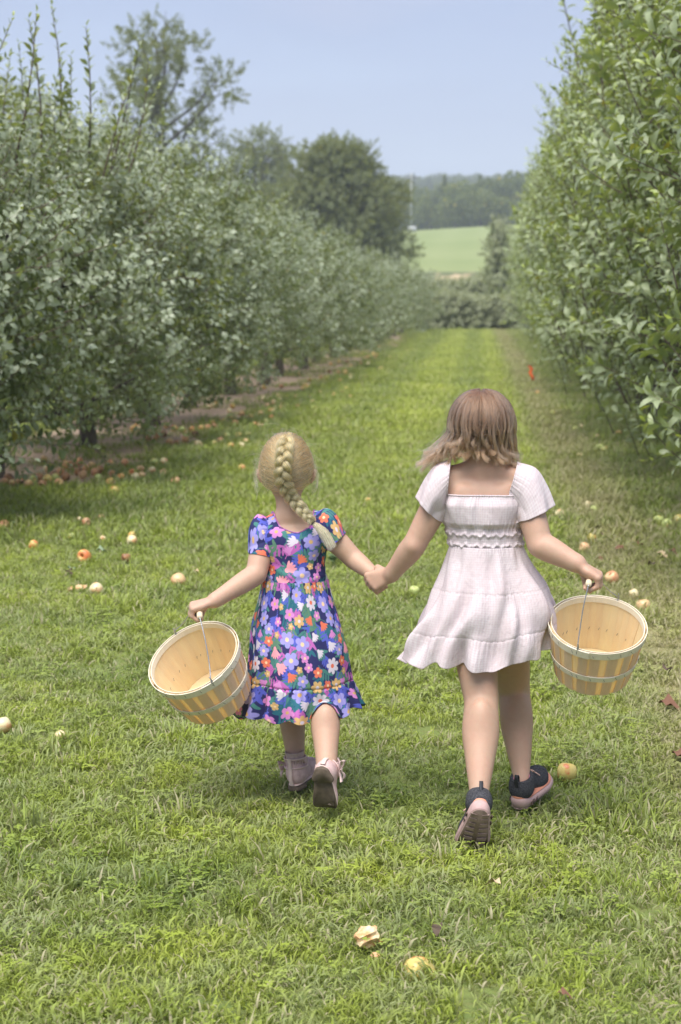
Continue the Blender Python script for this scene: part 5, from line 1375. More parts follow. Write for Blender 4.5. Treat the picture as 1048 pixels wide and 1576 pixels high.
def sneaker(side, heel, ball, hint, ang, lace_color):
    L, w = .198, .082; M = shoe_frame(heel, ball, hint, 0); yb = L * .70
    s = empty('sneaker'); s.parent = older
    up = lambda y: .012 * np.exp(-(y / .03) ** 2)
    V, F = slab(L, w, 0, .004, side); put('outsole', V, F, M, s, tread, yb, ang)
    V, F = slab(L * .995, w * 1.05, .004, .024, side, .003, zprof=up); put('midsole', V, F, M, s, pinksole, yb, ang)
    V, F = slab(L * .985, w * .99, .0245, .030, side, .0, zprof=up); put('foxing', V, F, M, s, coral, yb, ang)
    # tread lugs and grooves on the underside
    mb = MB()
    for k in range(9):
        y0 = .016 + k * .019; hw = w * (.30 if k < 3 else .37)
        for sx in (-1, 1):
            x0, x1 = sx * .006, sx * hw; a = np.array([(x0, y0 + .004, -.0022), (x1, y0 - .001, -.0022), (x1, y0 + .011, -.0022), (x0, y0 + .015, -.0022)]); b = a + np.array([0, 0, .003])
            mb.add(np.vstack([a, b]), [(3, 2, 1, 0), (4, 5, 6, 7), (0, 1, 5, 4), (1, 2, 6, 5), (2, 3, 7, 6), (3, 0, 4, 7)])
    V = np.concatenate(mb.V); put('tread_lugs', V, mb.F, M, s, tread, yb, ang, False)
    # dark blocks on the midsole sides, standing in for the shade inside its holes
    mb = MB()
    for k in range(6):
        y0 = .030 + k * .025; hw = np.interp(y0 / L, [0, .2, .45, .7, .9, 1], [.36, .43, .42, .50, .46, .3]) * w * 1.05
        for sx in (-1, 1):
            a = np.array([(sx * (hw - .003), y0, .007), (sx * (hw - .003), y0 + .014, .009), (sx * (hw - .003), y0 + .017, .019), (sx * (hw - .003), y0 + .004, .016)]); b = a + np.array([sx * .0036, 0, 0])
            mb.add(np.vstack([a, b]), [(3, 2, 1, 0), (4, 5, 6, 7), (0, 1, 5, 4), (1, 2, 6, 5), (2, 3, 7, 6), (3, 0, 4, 7)])
    put('midsole_slot_shade', np.concatenate(mb.V), mb.F, M, s, groove, yb, ang, False)
    Fd = upper_field(L * .97, w, .088, .031, side, .030); clip_field(Fd, .028, .086, -.15)
    x, y, z = np.meshgrid(*[np.arange(Fd.n[i]) * Fd.h + Fd.lo[i] for i in range(3)], indexing='ij', sparse=True)
    Fd.f = np.maximum(Fd.f, -(np.sqrt(x ** 2 + (y - .040) ** 2 * .8) - .026 + 0 * z) * 1.0 * (z > .060) - 1.0 * (z <= .060)).astype(np.float32)
    V, Q = Fd.surface(); u_ = put('upper', V, [tuple(q) for q in Q], M, s, dark, yb, ang)
    # padded collar, heel pull tab, laces
    mb = MB(); a = np.linspace(0, 2 * math.pi, 28); mb.tube([(math.cos(t) * .0275, .040 + math.sin(t) * .031, .084 + .15 * (math.sin(t) * .031 + .01)) for t in a], .0048, 8, False); put('collar', np.concatenate(mb.V), mb.F, M, s, dark, yb, ang)
    mb = MB(); mb.tube([(math.cos(t) * .0235, .040 + math.sin(t) * .027, .0835 + .15 * (math.sin(t) * .031 + .01)) for t in a], .0022, 6, False); put('sock_edge', np.concatenate(mb.V), mb.F, M, s, sockpink, yb, ang)
    Lp = catmull([(0, .006, .050), (0, .001, .075), (0, -.001, .098), (0, .005, .108), (0, .012, .098), (0, .011, .080)], 18); ww = .0052
    V = np.concatenate([[(p[0] - ww, p[1] - .0012, p[2]), (p[0] + ww, p[1] - .0012, p[2]), (p[0] + ww, p[1] + .0012, p[2]), (p[0] - ww, p[1] + .0012, p[2])] for p in Lp]); Fq = [tuple(f) for f in gridF(18, 4)]
    put('pull_tab', V, Fq, M, s, black_mat, yb, ang)
    mb = MB()
    for k in range(5):
        y0 = .085 + k * .012; zt_ = .079 - k * .0062; mb.tube([(-.018, y0, zt_ - .008), (0, y0 + .003, zt_), (.018, y0 + .006, zt_ - .008)], .0019, 6); mb.tube([(.018, y0, zt_ - .008), (0, y0 + .003, zt_ + .001), (-.018, y0 + .006, zt_ - .008)], .0019, 6)
    for sx in (-1, 1): mb.tube(catmull([(0, .080, .084), (sx * .014, .078, .092), (sx * .020, .086, .084), (sx * .004, .084, .084)], 10), .0018, 6); mb.tube(catmull([(0, .080, .084), (sx * .020, .088, .082), (sx * .034, .095, .070)], 8), .0016, 6)
    put('lace', np.concatenate(mb.V), mb.F, M, s, lace_color, yb, ang)
lace_c = plain('peach_lace', (.70, .45, .36), .7)
dO = Vector((-.02, .075, -.118)).normalized(); kO = JO['k1'] - JO['a1'] + Vector((0, .10, 0)); hO = shoe_from_ankle(JO['a1'], dO, kO); bO = hO + dO * .138; sneaker(-1, hO, bO, kO, R(52), lace_c)
dO2 = Vector((math.sin(R(24)), math.cos(R(24)), .20)).normalized(); kO2 = Vector((-.02, -.15, 1)); hO2 = shoe_from_ankle(JO['a2'], dO2, kO2); bO2 = hO2 + dO2 * .138; sneaker(1, hO2, bO2, kO2, R(10), lace_c)

suede = NM('dusty_mauve_suede', .9, .15); suede.col(suede.mix(suede.rng(suede.noise(55, suede.objc(), 4), .35, .65), (.50, .34, .335), (.66, .48, .46))); suede.bump(suede.noise(300, suede.objc(), 3), .4, .002); suede = suede.m
bsole = plain('brown_boot_sole', (.125, .095, .07), .75, .3, .25, 60); tape = plain('pale_heel_tape', (.72, .56, .50), .85, .1, .08, 80); ribbon = plain('mauve_ribbon', (.66, .50, .47), .8, .2, .1, 60); sock = plain('mauve_sock', (.52, .39, .38), .95, .1, .12, 150)
def bootie(side, heel, ball, hint, ang, roll=0):
    L, w = .168, .068; M = shoe_frame(heel, ball, hint, roll); yb = L * .70; s = empty('ankle_boot'); s.parent = younger
    V, F = slab(L, w, .011, .016, side); put('sole', V, F, M, s, bsole, yb, ang)
    V, F = slab(L * .30, w * .88, 0, .0125, side, y0=0, y1=L * .30); x = V[:, 0]; 
    V[:, 1] = np.minimum(V[:, 1], L * .26); put('heel', V, F, M, s, bsole, yb, ang)
    V, F = slab(L * .99, w * 1.02, .0165, .021, side); put('welt', V, F, M, s, tape, yb, ang)
    Fd = upper_field(L * .97, w, .098, .031, side, .020); clip_field(Fd, .019, .096, .12)
    x, y, z = np.meshgrid(*[np.arange(Fd.n[i]) * Fd.h + Fd.lo[i] for i in range(3)], indexing='ij', sparse=True)
    Fd.f = np.maximum(Fd.f, -(np.sqrt(x ** 2 + (y - .040) ** 2) - .0285) * 1.0 * (z > .075) - 1.0 * (z <= .075)).astype(np.float32)
    V, Q = Fd.surface(); put('upper', V, [tuple(q) for q in Q], M, s, suede, yb, ang)
    mb = MB(); a = np.linspace(0, 2 * math.pi, 28); mb.tube([(math.cos(t) * .0325, .040 + math.sin(t) * .0325, .097 - .12 * (math.sin(t) * .0325 + .01)) for t in a], .0026, 7, False); put('topline', np.concatenate(mb.V), mb.F, M, s, ribbon, yb, ang)
    # sock above the boot
    rows = []
    for z, rr in ((.082, .0275), (.10, .0275), (.112, .0270), (.1145, .0285), (.1150, .0255)): rows += [(math.cos(t) * rr, .0405 + math.sin(t) * rr, z - .1 * math.sin(t) * rr) for t in a[:-1]]
    put('sock', np.array(rows), [tuple(f) for f in gridF(5, 27)], M, s, sock, yb, ang)
    # heel tape
    Lp = catmull([(0, -.0005, .022), (0, -.003, .045), (0, .004, .075), (0, .0055, .098), (0, .008, .104), (0, .013, .096)], 20); ww = .0062
    V = np.concatenate([[(p[0] - ww, p[1] - .0022, p[2]), (p[0] + ww, p[1] - .0022, p[2]), (p[0] + ww, p[1] + .0012, p[2]), (p[0] - ww, p[1] + .0012, p[2])] for p in Lp]); put('heel_tape', V, [tuple(f) for f in gridF(20, 4)], M, s, tape, yb, ang)
    # bow on the outer side: two loops, two tails and a knot
    mb = MB(); bx = side * .036; c0 = np.array([bx, .040, .070])
    def band(pts, wd):
        Q = catmull(pts, 16); T, N_, B_ = frames(Q); up_ = np.array([side * .3, .25, 1.0]); up_ /= np.linalg.norm(up_)
        wv = np.interp(np.linspace(0, 1, 16), [0, .5, 1], wd); mb.add(np.concatenate([Q - up_ * wv[:, None], Q + up_ * wv[:, None]]), [(i, i + 1, 17 + i, 16 + i) for i in range(15)])
    for sy in (-1, 1):
        band([c0, c0 + (side * .008, sy * .012, .010), c0 + (side * .010, sy * .026, .012), c0 + (side * .004, sy * .028, .000), c0 + (side * .002, sy * .012, -.003), c0], [.003, .009, .003])
        band([c0, c0 + (side * .006, sy * .010, -.012), c0 + (side * .012, sy * .020, -.028)], [.003, .006, .008])
    o = put('bow', np.concatenate(mb.V), mb.F, M, s, ribbon, yb, ang); md = o.modifiers.new('t', 'SOLIDIFY'); md.thickness = .0014
    mb = MB(); mb.tube([c0 + (0, -.004, 0), c0 + (side * .003, 0, 0), c0 + (0, .004, 0)], [.004, .0055, .004], 8); put('bow_knot', np.concatenate(mb.V), mb.F, M, s, ribbon, yb, ang)
    mb = MB(); mb.tube([(math.cos(t) * .0345, .040 + math.sin(t) * .0345, .070 - .1 * (math.sin(t) * .0325 + .01)) for t in a], .0030, 6, False); put('ankle_band', np.concatenate(mb.V), mb.F, M, s, ribbon, yb, ang)
dY = Vector((.004, .022, -.118)).normalized(); kY = JY['k2'] - JY['a2'] + Vector((.1, .35, 0)); hY = shoe_from_ankle(JY['a2'], dY, kY, .062, .042); bY = hY + dY * .118; bootie(1, hY, bY, kY, R(70))
dY2 = Vector((math.sin(R(22)), math.cos(R(22)), .16)).normalized(); kY2 = Vector((-.10, -.05, 1)); hY2 = shoe_from_ankle(JY['a1'], dY2, kY2, .072, .042); bY2 = hY2 + dY2 * .118; bootie(-1, hY2, bY2, kY2, R(8))
print('heel z', hO.z, bO.z, hO2.z, bO2.z, hY.z, bY.z, hY2.z, bY2.z, (hO - bO).length, (hY - bY).length)
# ================================================================ split-wood baskets
def wood(name, a, b, tr, trf):
    q = NM(name, .7, .2); p = q.objc(); oi = q.n('ObjectInfo').outputs['Random']
    vec = q.n('VectorMath'); vec.operation = 'ADD'; q.L.new(q.mapping(p, (1, 1, .10)), vec.inputs[0]); cb = q.n('CombineXYZ'); q.put(cb.inputs[2], q.math('MULTIPLY', oi, 9)); q.L.new(cb.outputs[0], vec.inputs[1])
    g = q.noise(170, vec.outputs[0], 4, .6); c = q.mix(q.rng(g, .3, .7), a, b)
    c = q.mix(q.math('MULTIPLY', q.rng(oi, 0, 1), .35), c, tuple(min(1, x * 1.18) for x in b)); fle = q.rng(q.noise(260, p, 2), .76, .80); c = q.mix(q.math('MULTIPLY', fle, .5), c, (.2, .13, .08))
    q.col(c); q.bump(g, .3, .002); q.translucent(tr, trf); return q.m
slat_out = wood('outer_veneer', (.86, .73, .52), (.92, .81, .62), (1.0, .72, .42), .38)
slat_in = wood('inner_veneer', (.95, .75, .46), (.98, .84, .57), (1.0, .80, .44), .36)
hoop_m = wood('hoop_veneer', (.82, .74, .58), (.89, .82, .67), (.9, .75, .55), .10)
wire = plain('galvanised_wire', (.40, .41, .43), .35, .6, .15, 200); wire.node_tree.nodes['Principled BSDF'].inputs['Metallic'].default_value = .85
grip_m = plain('turned_wood_grip', (.74, .60, .42), .6, .3, .12, 60); staple_m = plain('steel_staple', (.16, .15, .14), .5)
def basket(label, cpx, Yc, ncam, r, phi, grip, gdir, seed, tail=1):
    rr_ = np.random.default_rng(seed); n = (CAMM @ Vector(ncam)).normalized(); c = W(*cpx, Yc); view = (c - Vector((0, 0, CAMZ))).normalized()
    u = view.cross(n).normalized()          # along the long axis of the rim as seen
    if u.x < 0: u = -u
    v = n.cross(u).normalized()
    if v.y > 0: v = -v                       # towards the camera
    if u.cross(v).dot(n) < 0: pass
    X, Yv, Z = u, n.cross(u), n
    M = Matrix((X, Yv, Z)).transposed().to_4x4(); root = bpy.data.objects.new('basket', None); link(root); root.empty_display_size = .1
    root.matrix_world = Matrix.Translation(c) @ M; root.rotation_mode = 'QUATERNION'; root.location = c; root.rotation_quaternion = M.to_quaternion()
    tag(root, label, 'basket', 'split wood picking baskets')
    H, rb = .168, r * .785
    def rad(z): t = max(0.0, -z / H); return r + (rb - r) * (t ** 1.25)
    def strip(name, a0, w0, w1, dr, z0, z1, mat, th=.0011):
        V = []; zs = np.linspace(z0, z1, 5)
        for lay in (0, 1):
            for z in zs:
                wd = (w0 + (w1 - w0) * (-z / H)) / 2; R_ = rad(z) + dr + (th if lay else 0)
                for a in (-1, 0, 1): ang = a0 + a * wd / R_; V.append((math.cos(ang) * (R_ ), math.sin(ang) * R_, z))
        F = []
        for i in range(4):
            for j in range(2):
                a = i * 3 + j; F.append((a, a + 3, a + 4, a + 1)); b = 15 + a; F.append((b, b + 1, b + 4, b + 3))
            F.append((i * 3, 15 + i * 3, 15 + i * 3 + 3, i * 3 + 3)); F.append((i * 3 + 2, i * 3 + 5, 15 + i * 3 + 5, 15 + i * 3 + 2))
        for j in range(2): F.append((j, j + 1, 15 + j + 1, 15 + j)); F.append((12 + j, 27 + j, 27 + j + 1, 12 + j + 1))
        return obj(name, mesh(name, V, F, mat, smooth=False), root)
    N = 19
    for k in range(N):
        a = 2 * math.pi * k / N + rr_.normal(0, .012); strip('slat', a, 2 * math.pi * r / N * 1.04, 2 * math.pi * rb / N * 1.04, -.0014 + .0004 * (k % 2), -.002, -H + .002, slat_in)
        strip('slat', a + math.pi / N + rr_.normal(0, .02), 2 * math.pi * r / N * rr_.uniform(.60, .74), 2 * math.pi * rb / N * rr_.uniform(.70, .84), .0012, -.002, -H + .001, slat_out)
    # bottom
    mb = MB(); mb.tube([(0, 0, -H + .002), (0, 0, -H + .005)], rb - .0015, 40); obj('base', mb.mesh('base', slat_in, smooth=False), root)
    def hoop(name, z0, z1, dr, th, n=72, a0=0.0, turns=1.0, drift=0.0, lift=0.0):
        V = []; a = np.linspace(a0, a0 + 2 * math.pi * turns, n)
        for i, t in enumerate(a):
            e = dr + drift * i / n + (lift * max(0, (i - n * .93) / (n * .07)) ** 2)
            for (z, q_) in ((z0, 0), (z1, 0), (z1, th), (z0, th)): R_ = rad(z if False else (z0 + z1) / 2) + (rad(z) - rad((z0 + z1) / 2)) + e + q_; V.append((math.cos(t) * R_, math.sin(t) * R_, z + .0008 * math.sin(3 * t + z0 * 50)))
        F = [tuple(f) for f in gridF(n, 4)] + [(3, 2, 1, 0), (4 * n - 4, 4 * n - 3, 4 * n - 2, 4 * n - 1)]
        return obj(name, mesh(name, V, F, hoop_m, smooth=False), root)
    ph = phi - math.radians(14)
    hoop('hoop', -.021, .0015, .0027, .0018, 96, ph, 1.08, .0022, .0015); hoop('hoop', -.016, .0015, -.0038, .0016, 96, ph + 2, 1.04, .0, 0)
    hoop('hoop', -.108, -.090, .0028, .0017, 96, ph + .5, 1.1, .0021, .001)
    mb = MB()
    for k in range(24):
        a = 2 * math.pi * k / 24 + rr_.normal(0, .05)
        for z, dr in ((-.010, .0072), (-.099, .0072)):
            R_ = rad(z) + dr - .0003; da = rr_.normal(.03, .02); mb.tube([(math.cos(a) * R_, math.sin(a) * R_, z + .0045), (math.cos(a + da) * R_, math.sin(a + da) * R_, z - .0045)], .00055, 4)
        R_ = rad(-.1) - .0022; mb.tube([(math.cos(a) * R_, math.sin(a) * R_, -.095), (math.cos(a + .03) * R_, math.sin(a + .03) * R_, -.104)], .0005, 4)
    s = obj('staples', mb.mesh('staples', staple_m), root); s['kind'] = 'stuff'
    # bail: wire from rim to rim through the turned grip
    inv = (Matrix.Translation(c) @ M).inverted(); g = inv @ Vector(grip); gd = (inv.to_3x3() @ Vector(gdir)).normalized()
    f_ = Vector((math.cos(phi) * (r + .004), math.sin(phi) * (r + .004), .0)); b_ = Vector((math.cos(phi + math.pi) * (r + .004), math.sin(phi + math.pi) * (r + .004), 0))
    gl = .046; e1 = g + gd * gl; e2 = g - gd * gl
    if (e1 - f_).length > (e2 - f_).length: e1, e2 = e2, e1
    ax = (e1 - e2).normalized()
    def side(p, e, a_):
        m = (Vector(p) + e) / 2; out = (m - (f_ + b_) / 2); out = out.normalized() * .014
        return [p + Vector((0, 0, -.006)), p + Vector((0, 0, .010)), p * .72 + e * .28 + out * .35, p * .35 + e * .65 + out * .55, e + a_ * .008 - Vector((0, 0, .004)), e - a_ * .004]
    path = catmull([tuple(q) for q in side(f_, e1, ax)] + [tuple(g)] + [tuple(q) for q in reversed(side(b_, e2, -ax))], 70)
    mb = MB(); mb.tube(path, .00155, 7)
    for p in (f_, b_):
        lp = [p + Vector((0, 0, .022)), p + Vector((.003 * u.x, 0, .008)), p * 1.01 + Vector((0, 0, -.006)), p * .985 + Vector((0, 0, -.008)), p * .98 + Vector((0, 0, .004))]
        mb.tube(catmull([tuple(q) for q in lp], 14), .0014, 6)
    w_ = obj('bail', mb.mesh('bail', wire), root)
    mb = MB(); gp = [e2 - ax * .0, e2 + ax * .004, g, e1 - ax * .004, e1]; mb.tube([tuple(q) for q in gp], [.0070, .0084, .0090, .0084, .0070], 14); obj('grip', mb.mesh('grip', grip_m), w_)
    return root
def cphi(cosv, vy):  # angle on the rim whose direction is cosv along u and towards the camera
    return math.atan2(-math.sqrt(1 - cosv * cosv), cosv)
basket('empty split wood basket hanging tilted from the small girl in the flowered dress', (298, 1012), 4.735, (-.35, .72, .60), .1345, cphi(.06, 1), JY['grip'], Vector((.18, -1, -.22)), 5)
basket('empty split wood basket held upright at the side of the taller girl in pink', (920, 961), 4.685, (.02, .835, .55), .1315, cphi(-.34, 1), JO['grip'], Vector((-.12, -1, -.12)), 6)
# ================================================================ fallen apples and leaves
def apple_mesh(kind, seed):
    r = np.random.default_rng(seed); n = 16; rows = []
    prof = [(.004, .020), (.010, .0285), (.020, .032), (.030, .026), (.0355, .012), (.0360, -.002), (.032, -.016), (.024, -.026), (.015, -.0305), (.008, -.030), (.002, -.0265)]
    lop = r.normal(0, .05, 2); a = np.linspace(0, 2 * math.pi, n, endpoint=False)
    for R_, z in prof:
        k = 1 + .03 * np.cos(5 * a) * (z < -.01) + lop[0] * np.cos(a) + lop[1] * np.sin(2 * a); rows.append(np.stack([R_ * k * np.cos(a), R_ * k * np.sin(a), z + .08 * R_ * np.cos(a) * lop[0] * 5], -1))
    V = np.concatenate(rows); F = [tuple(f) for f in gridF(len(prof), n)][::1] + [tuple(range(n)), tuple((len(prof) - 1) * n + j for j in range(n - 1, -1, -1))]
    F = [tuple(reversed(f)) for f in F]
    cols = dict(red=((.48, .15, .09), (.68, .42, .20)), yellow=((.62, .47, .12), (.72, .60, .22)), green=((.42, .50, .15), (.56, .62, .24)), pink=((.66, .38, .20), (.74, .56, .30)), pale=((.70, .60, .32), (.78, .70, .45)), brown=((.34, .16, .07), (.50, .28, .13)))
    key = 'apple_skin_' + kind
    m = bpy.data.materials.get(key)
    if m is None:
        q = NM(key, .35, .5); x, y = cols[kind]; blush = dict(yellow=(.62, .18, .06), pale=(.74, .40, .20), green=(.55, .40, .12), pink=(.62, .28, .15), red=(.70, .52, .22), brown=(.10, .04, .02))[kind]
        oi = q.n('ObjectInfo').outputs['Random']; p = q.objc(); s4 = q.n('CombineXYZ'); q.put(s4.inputs[0], q.math('MULTIPLY', oi, 7)); ad = q.n('VectorMath'); ad.operation = 'ADD'; q.L.new(p, ad.inputs[0]); q.L.new(s4.outputs[0], ad.inputs[1])
        c = q.mix(q.noise(60, ad.outputs[0], 3), x, y); c = q.mix(q.rng(q.noise(22, ad.outputs[0], 3), .50, .62), c, blush); c = q.mix(q.rng(q.noise(120, ad.outputs[0], 2), .68, .74, 0, .7), c, (.16, .08, .04)); q.col(c); q.bump(q.noise(80, p), .15, .002); m = q.m
    return mesh('apple', V, F, m)
stem_me = mesh('stem', *tube([(0, 0, .022), (.001, 0, .032), (.004, 0, .042)], [.0012, .0012, .0018], 5), bark.m)
stem_me.materials.clear(); stem_me.materials.append(bark.m)
AM = {k: [apple_mesh(k, 500 + i * 7 + j) for j in range(2)] for i, k in enumerate(('red', 'yellow', 'green', 'pink', 'pale', 'brown'))}
KW = dict(red='dark red', yellow='yellow', green='yellow-green', pink='pinkish', pale='pale cream', brown='brown rotten')
APN = 0
def apple(px, py, kind, label=None, group=None, d=1.0, stem=False, sink=.35):
    global APN
    p = G(px, py + 2); s = d
    me = AM[kind][APN % 2]; APN += 1
    r = np.random.default_rng(int(px * 7 + py * 13))
    o = bpy.data.objects.new('apple', me); link(o); z = float(terrain(p.x, p.y))
    o.location = (p.x, p.y, z + .033 * s * (1 - sink * .3) + (.010 if p.y < 9 else .012)); o.scale = (s, s, s); o.rotation_euler = (r.normal(0, .9), r.normal(0, .9), r.uniform(0, 6.28))
    tag(o, label, 'apple', group)
    if stem: st = bpy.data.objects.new('stem', stem_me); link(st, o)
    return o
gp = 'windfall apples heaped on the soil and grass by the first left tree'
for px, py, k in [(67, 712, 'pink'), (96, 707, 'yellow'), (102, 721, 'red'), (74, 728, 'pale'), (122, 716, 'red'), (132, 728, 'red'), (141, 723, 'pink'), (120, 731, 'brown'), (93, 733, 'red'), (170, 719, 'red'), (192, 718, 'red'), (172, 737, 'red'),
                  (187, 742, 'yellow'), (151, 743, 'green'), (170, 749, 'yellow'), (203, 735, 'yellow'), (216, 729, 'pink'), (218, 739, 'pink'), (234, 731, 'pale'), (7, 749, 'red'), (21, 750, 'red'), (33, 749, 'brown'), (51, 745, 'green'), (65, 752, 'brown'),
                  (74, 743, 'yellow'), (86, 742, 'green'), (91, 750, 'red'), (110, 722, 'brown'), (84, 738, 'brown'), (60, 741, 'brown'), (44, 752, 'red'), (13, 742, 'brown'), (102, 741, 'brown'), (128, 737, 'pink'), (154, 729, 'brown'), (146, 733, 'red'), (208, 741, 'pale')]:
    apple(px, py, k, '%s windfall apple in the heap beside the first left trunk' % KW[k], gp, .98)
apple(237, 718, 'green', 'larger yellow-green apple at the back right end of the left heap', None, 1.05); apple(252, 717, 'pale', 'cream apple touching the yellow-green one behind the left heap')
apple(253, 735, 'pink', 'pink apple lying alone on grass right of the left heap', None, 1.0); apple(271, 747, 'pink', 'pink apple farthest right of the heap, out on the mown grass'); apple(177, 763, 'yellow', 'bright yellow apple on the grass just in front of the left heap', None, 1.05)
g2 = 'windfall apples around the second and third left trunks'
for px, py, k in [(210, 661, 'yellow'), (205, 664, 'yellow'), (216, 663, 'pale'), (268, 664, 'yellow'), (281, 666, 'green'), (295, 666, 'yellow'), (309, 664, 'yellow'), (261, 685, 'red'), (272, 687, 'brown'), (329, 660, 'brown'), (335, 650, 'yellow'), (345, 652, 'yellow'), (353, 644, 'green'),
                  (357, 647, 'yellow'), (327, 655, 'yellow'), (320, 662, 'red'), (300, 672, 'brown'), (305, 689, 'pale'), (329, 688, 'green'), (339, 683, 'pink'), (356, 692, 'yellow'), (372, 692, 'pale'), (367, 675, 'yellow'), (381, 674, 'green'), (401, 660, 'pink'), (409, 653, 'green'), (401, 640, 'red'),
                  (393, 658, 'yellow'), (379, 685, 'pink'), (349, 676, 'green'), (252, 672, 'brown'), (240, 676, 'red'), (228, 680, 'brown'), (256, 659, 'red'), (386, 645, 'yellow'), (372, 640, 'red'), (418, 647, 'yellow'), (362, 655, 'red')]:
    apple(px, py, k, '%s windfall apple on the ground by the second and third left trunks' % KW[k], g2, 1.0)
apple(285, 681, 'red', 'deep red apple on the soil edge in front of the third left trunk', None, 1.15)
r_ = np.random.default_rng(77); g3 = 'windfall apples along the foot of the distant left row'
for k in range(95):
    Y = 21 + 26 * r_.uniform() ** 1.3; X = -3.25 + .02 * Y + r_.normal(0, .38) + .25; c = W(0, 450, Y); kk = ['yellow', 'pale', 'green', 'pink', 'red', 'brown'][r_.choice(6, p=[.3, .22, .15, .15, .1, .08])]; o = bpy.data.objects.new('apple', AM[kk][k % 2]); link(o)
    o.location = (X, Y, float(terrain(X, Y)) + .035); o.rotation_euler = tuple(r_.uniform(0, 6.28, 3)); tag(o, 'tiny %s windfall apple on the ground below the %s left tree' % (KW[kk], ORD[min(18, max(0, int(round((Y - 10.7) / 2.85))))]), 'apple', g3)
for px, py, k, d, lab in [(130, 867, 'yellow', 1.1, 'big yellow apple with a round brown rotten spot on the left lawn'), (52, 847, 'yellow', .8, 'small yellow apple on the grass at the far left'), (109, 834, 'green', .7, 'tiny yellow-green apple left of the spotted one'),
                          (158, 837, 'pale', .6, 'cream apple piece behind the spotted apple'), (203, 840, 'pale', .85, 'pale apple in front of its twin on the left lawn'), (203, 831, 'yellow', .7, 'yellow apple behind its paler twin on the left lawn'),
                          (132, 810, 'pink', .8, 'pink apple lying above the spotted apple'), (122, 805, 'pale', .6, 'whitish apple piece next to the pink one'), (7, 817, 'red', .9, 'dark red apple cut by the left picture edge'), (148, 917, 'pale', .95, 'cream apple beside the broken flat pieces left of the tilted basket'),
                          (275, 904, 'pink', 1.05, 'orange-brown apple just behind the small girl\'s left hand'), (194, 866, 'brown', .7, 'sunken dull brown apple right of the spotted one'), (155, 801, 'pale', .6, 'pale apple sliver on the lawn beyond the pink one'), (373, 727, 'yellow', 1.0, 'yellow apple on the lawn left of the blond girl\'s head'),
                          (637, 918, 'green', .75, 'greenish apple in the grass between the two girls'), (567, 775, 'yellow', .6, 'small yellow apple on the lawn behind the joined hands'), (6, 1127, 'pale', .8, 'broken cream apple at the left edge level with the skirt hem'),
                          (93, 1141, 'pale', .55, 'small pale apple piece on the grass below the tilted basket at left'),
                          (942, 899, 'pink', 1.0, 'orange apple in the grass right behind the taller girl\'s hand'), (990, 943, 'pink', .95, 'red-orange apple right of the upright basket\'s rim'), (975, 921, 'pale', .7, 'pale apple piece behind the upright basket'),
                          (872, 1203, 'yellow', .9, 'yellow apple right of the taller girl\'s front sneaker'), (911, 835, 'yellow', .8, 'yellow apple on the lawn above the taller girl\'s right hand'), (900, 851, 'pink', .85, 'yellow-red apple just above the raised right hand'),
                          (861, 799, 'pale', .9, 'cream apple beside the taller girl\'s right sleeve'), (849, 800, 'brown', .5, 'little brown apple beside the cream one by the right sleeve'), (1013, 810, 'green', 1.0, 'green apple at the left of three under the right row'), (1026, 815, 'green', 1.0, 'middle green apple of three under the right row'),
                          (1044, 810, 'green', 1.1, 'green apple at the right frame edge under the right row'), (904, 784, 'pale', .8, 'pale apple beyond the green one on the right lawn'), (914, 791, 'green', .8, 'bright green apple near the right row skirt'), (892, 706, 'pale', .8, 'cream apple on the lawn right of the brown hair'),
                          (923, 695, 'green', 1.1, 'left one of two yellow-green apples beneath the right row'), (932, 698, 'green', 1.1, 'right one of two yellow-green apples beneath the right row'), (918, 678, 'pale', .9, 'pale apple beyond the yellow-green pair'),
                          (885, 663, 'green', .8, 'small green apple near the low right twigs'), (895, 660, 'pale', .8, 'small pale apple right of the small green one'), (952, 670, 'yellow', .9, 'yellow apple under the right row foliage'), (851, 639, 'green', 1.0, 'green apple on the pale wheel track'), (827, 607, 'yellow', .9, 'yellow apple far down the pale wheel track')]:
    apple(px, py, k, lab, None, d, stem=py > 1100)
# the apple with the brown rotten disc
o = [x for x in scene.objects if x.get('label', '').startswith('big yellow apple with a round')][0]
o.rotation_euler = (R(-80), 0, R(12)); rot = NM('apple_rot', .8, .2); rot.col(rot.mix(rot.noise(90, rot.objc()), (.10, .045, .035), (.24, .12, .10))); V = []; 
for R_, z in ((.0, -.0345), (.010, -.0345), (.0185, -.0315), (.0215, -.0275)):
    for j in range(18): a = j * 2 * math.pi / 18; V.append((R_ * math.cos(a) * 1.0, R_ * math.sin(a), z))
o.rotation_euler = (R(78), 0, R(-14)); obj('rotten_spot', mesh('rotten_spot', V, [tuple(reversed(f)) for f in map(tuple, gridF(4, 18))], rot.m), o)
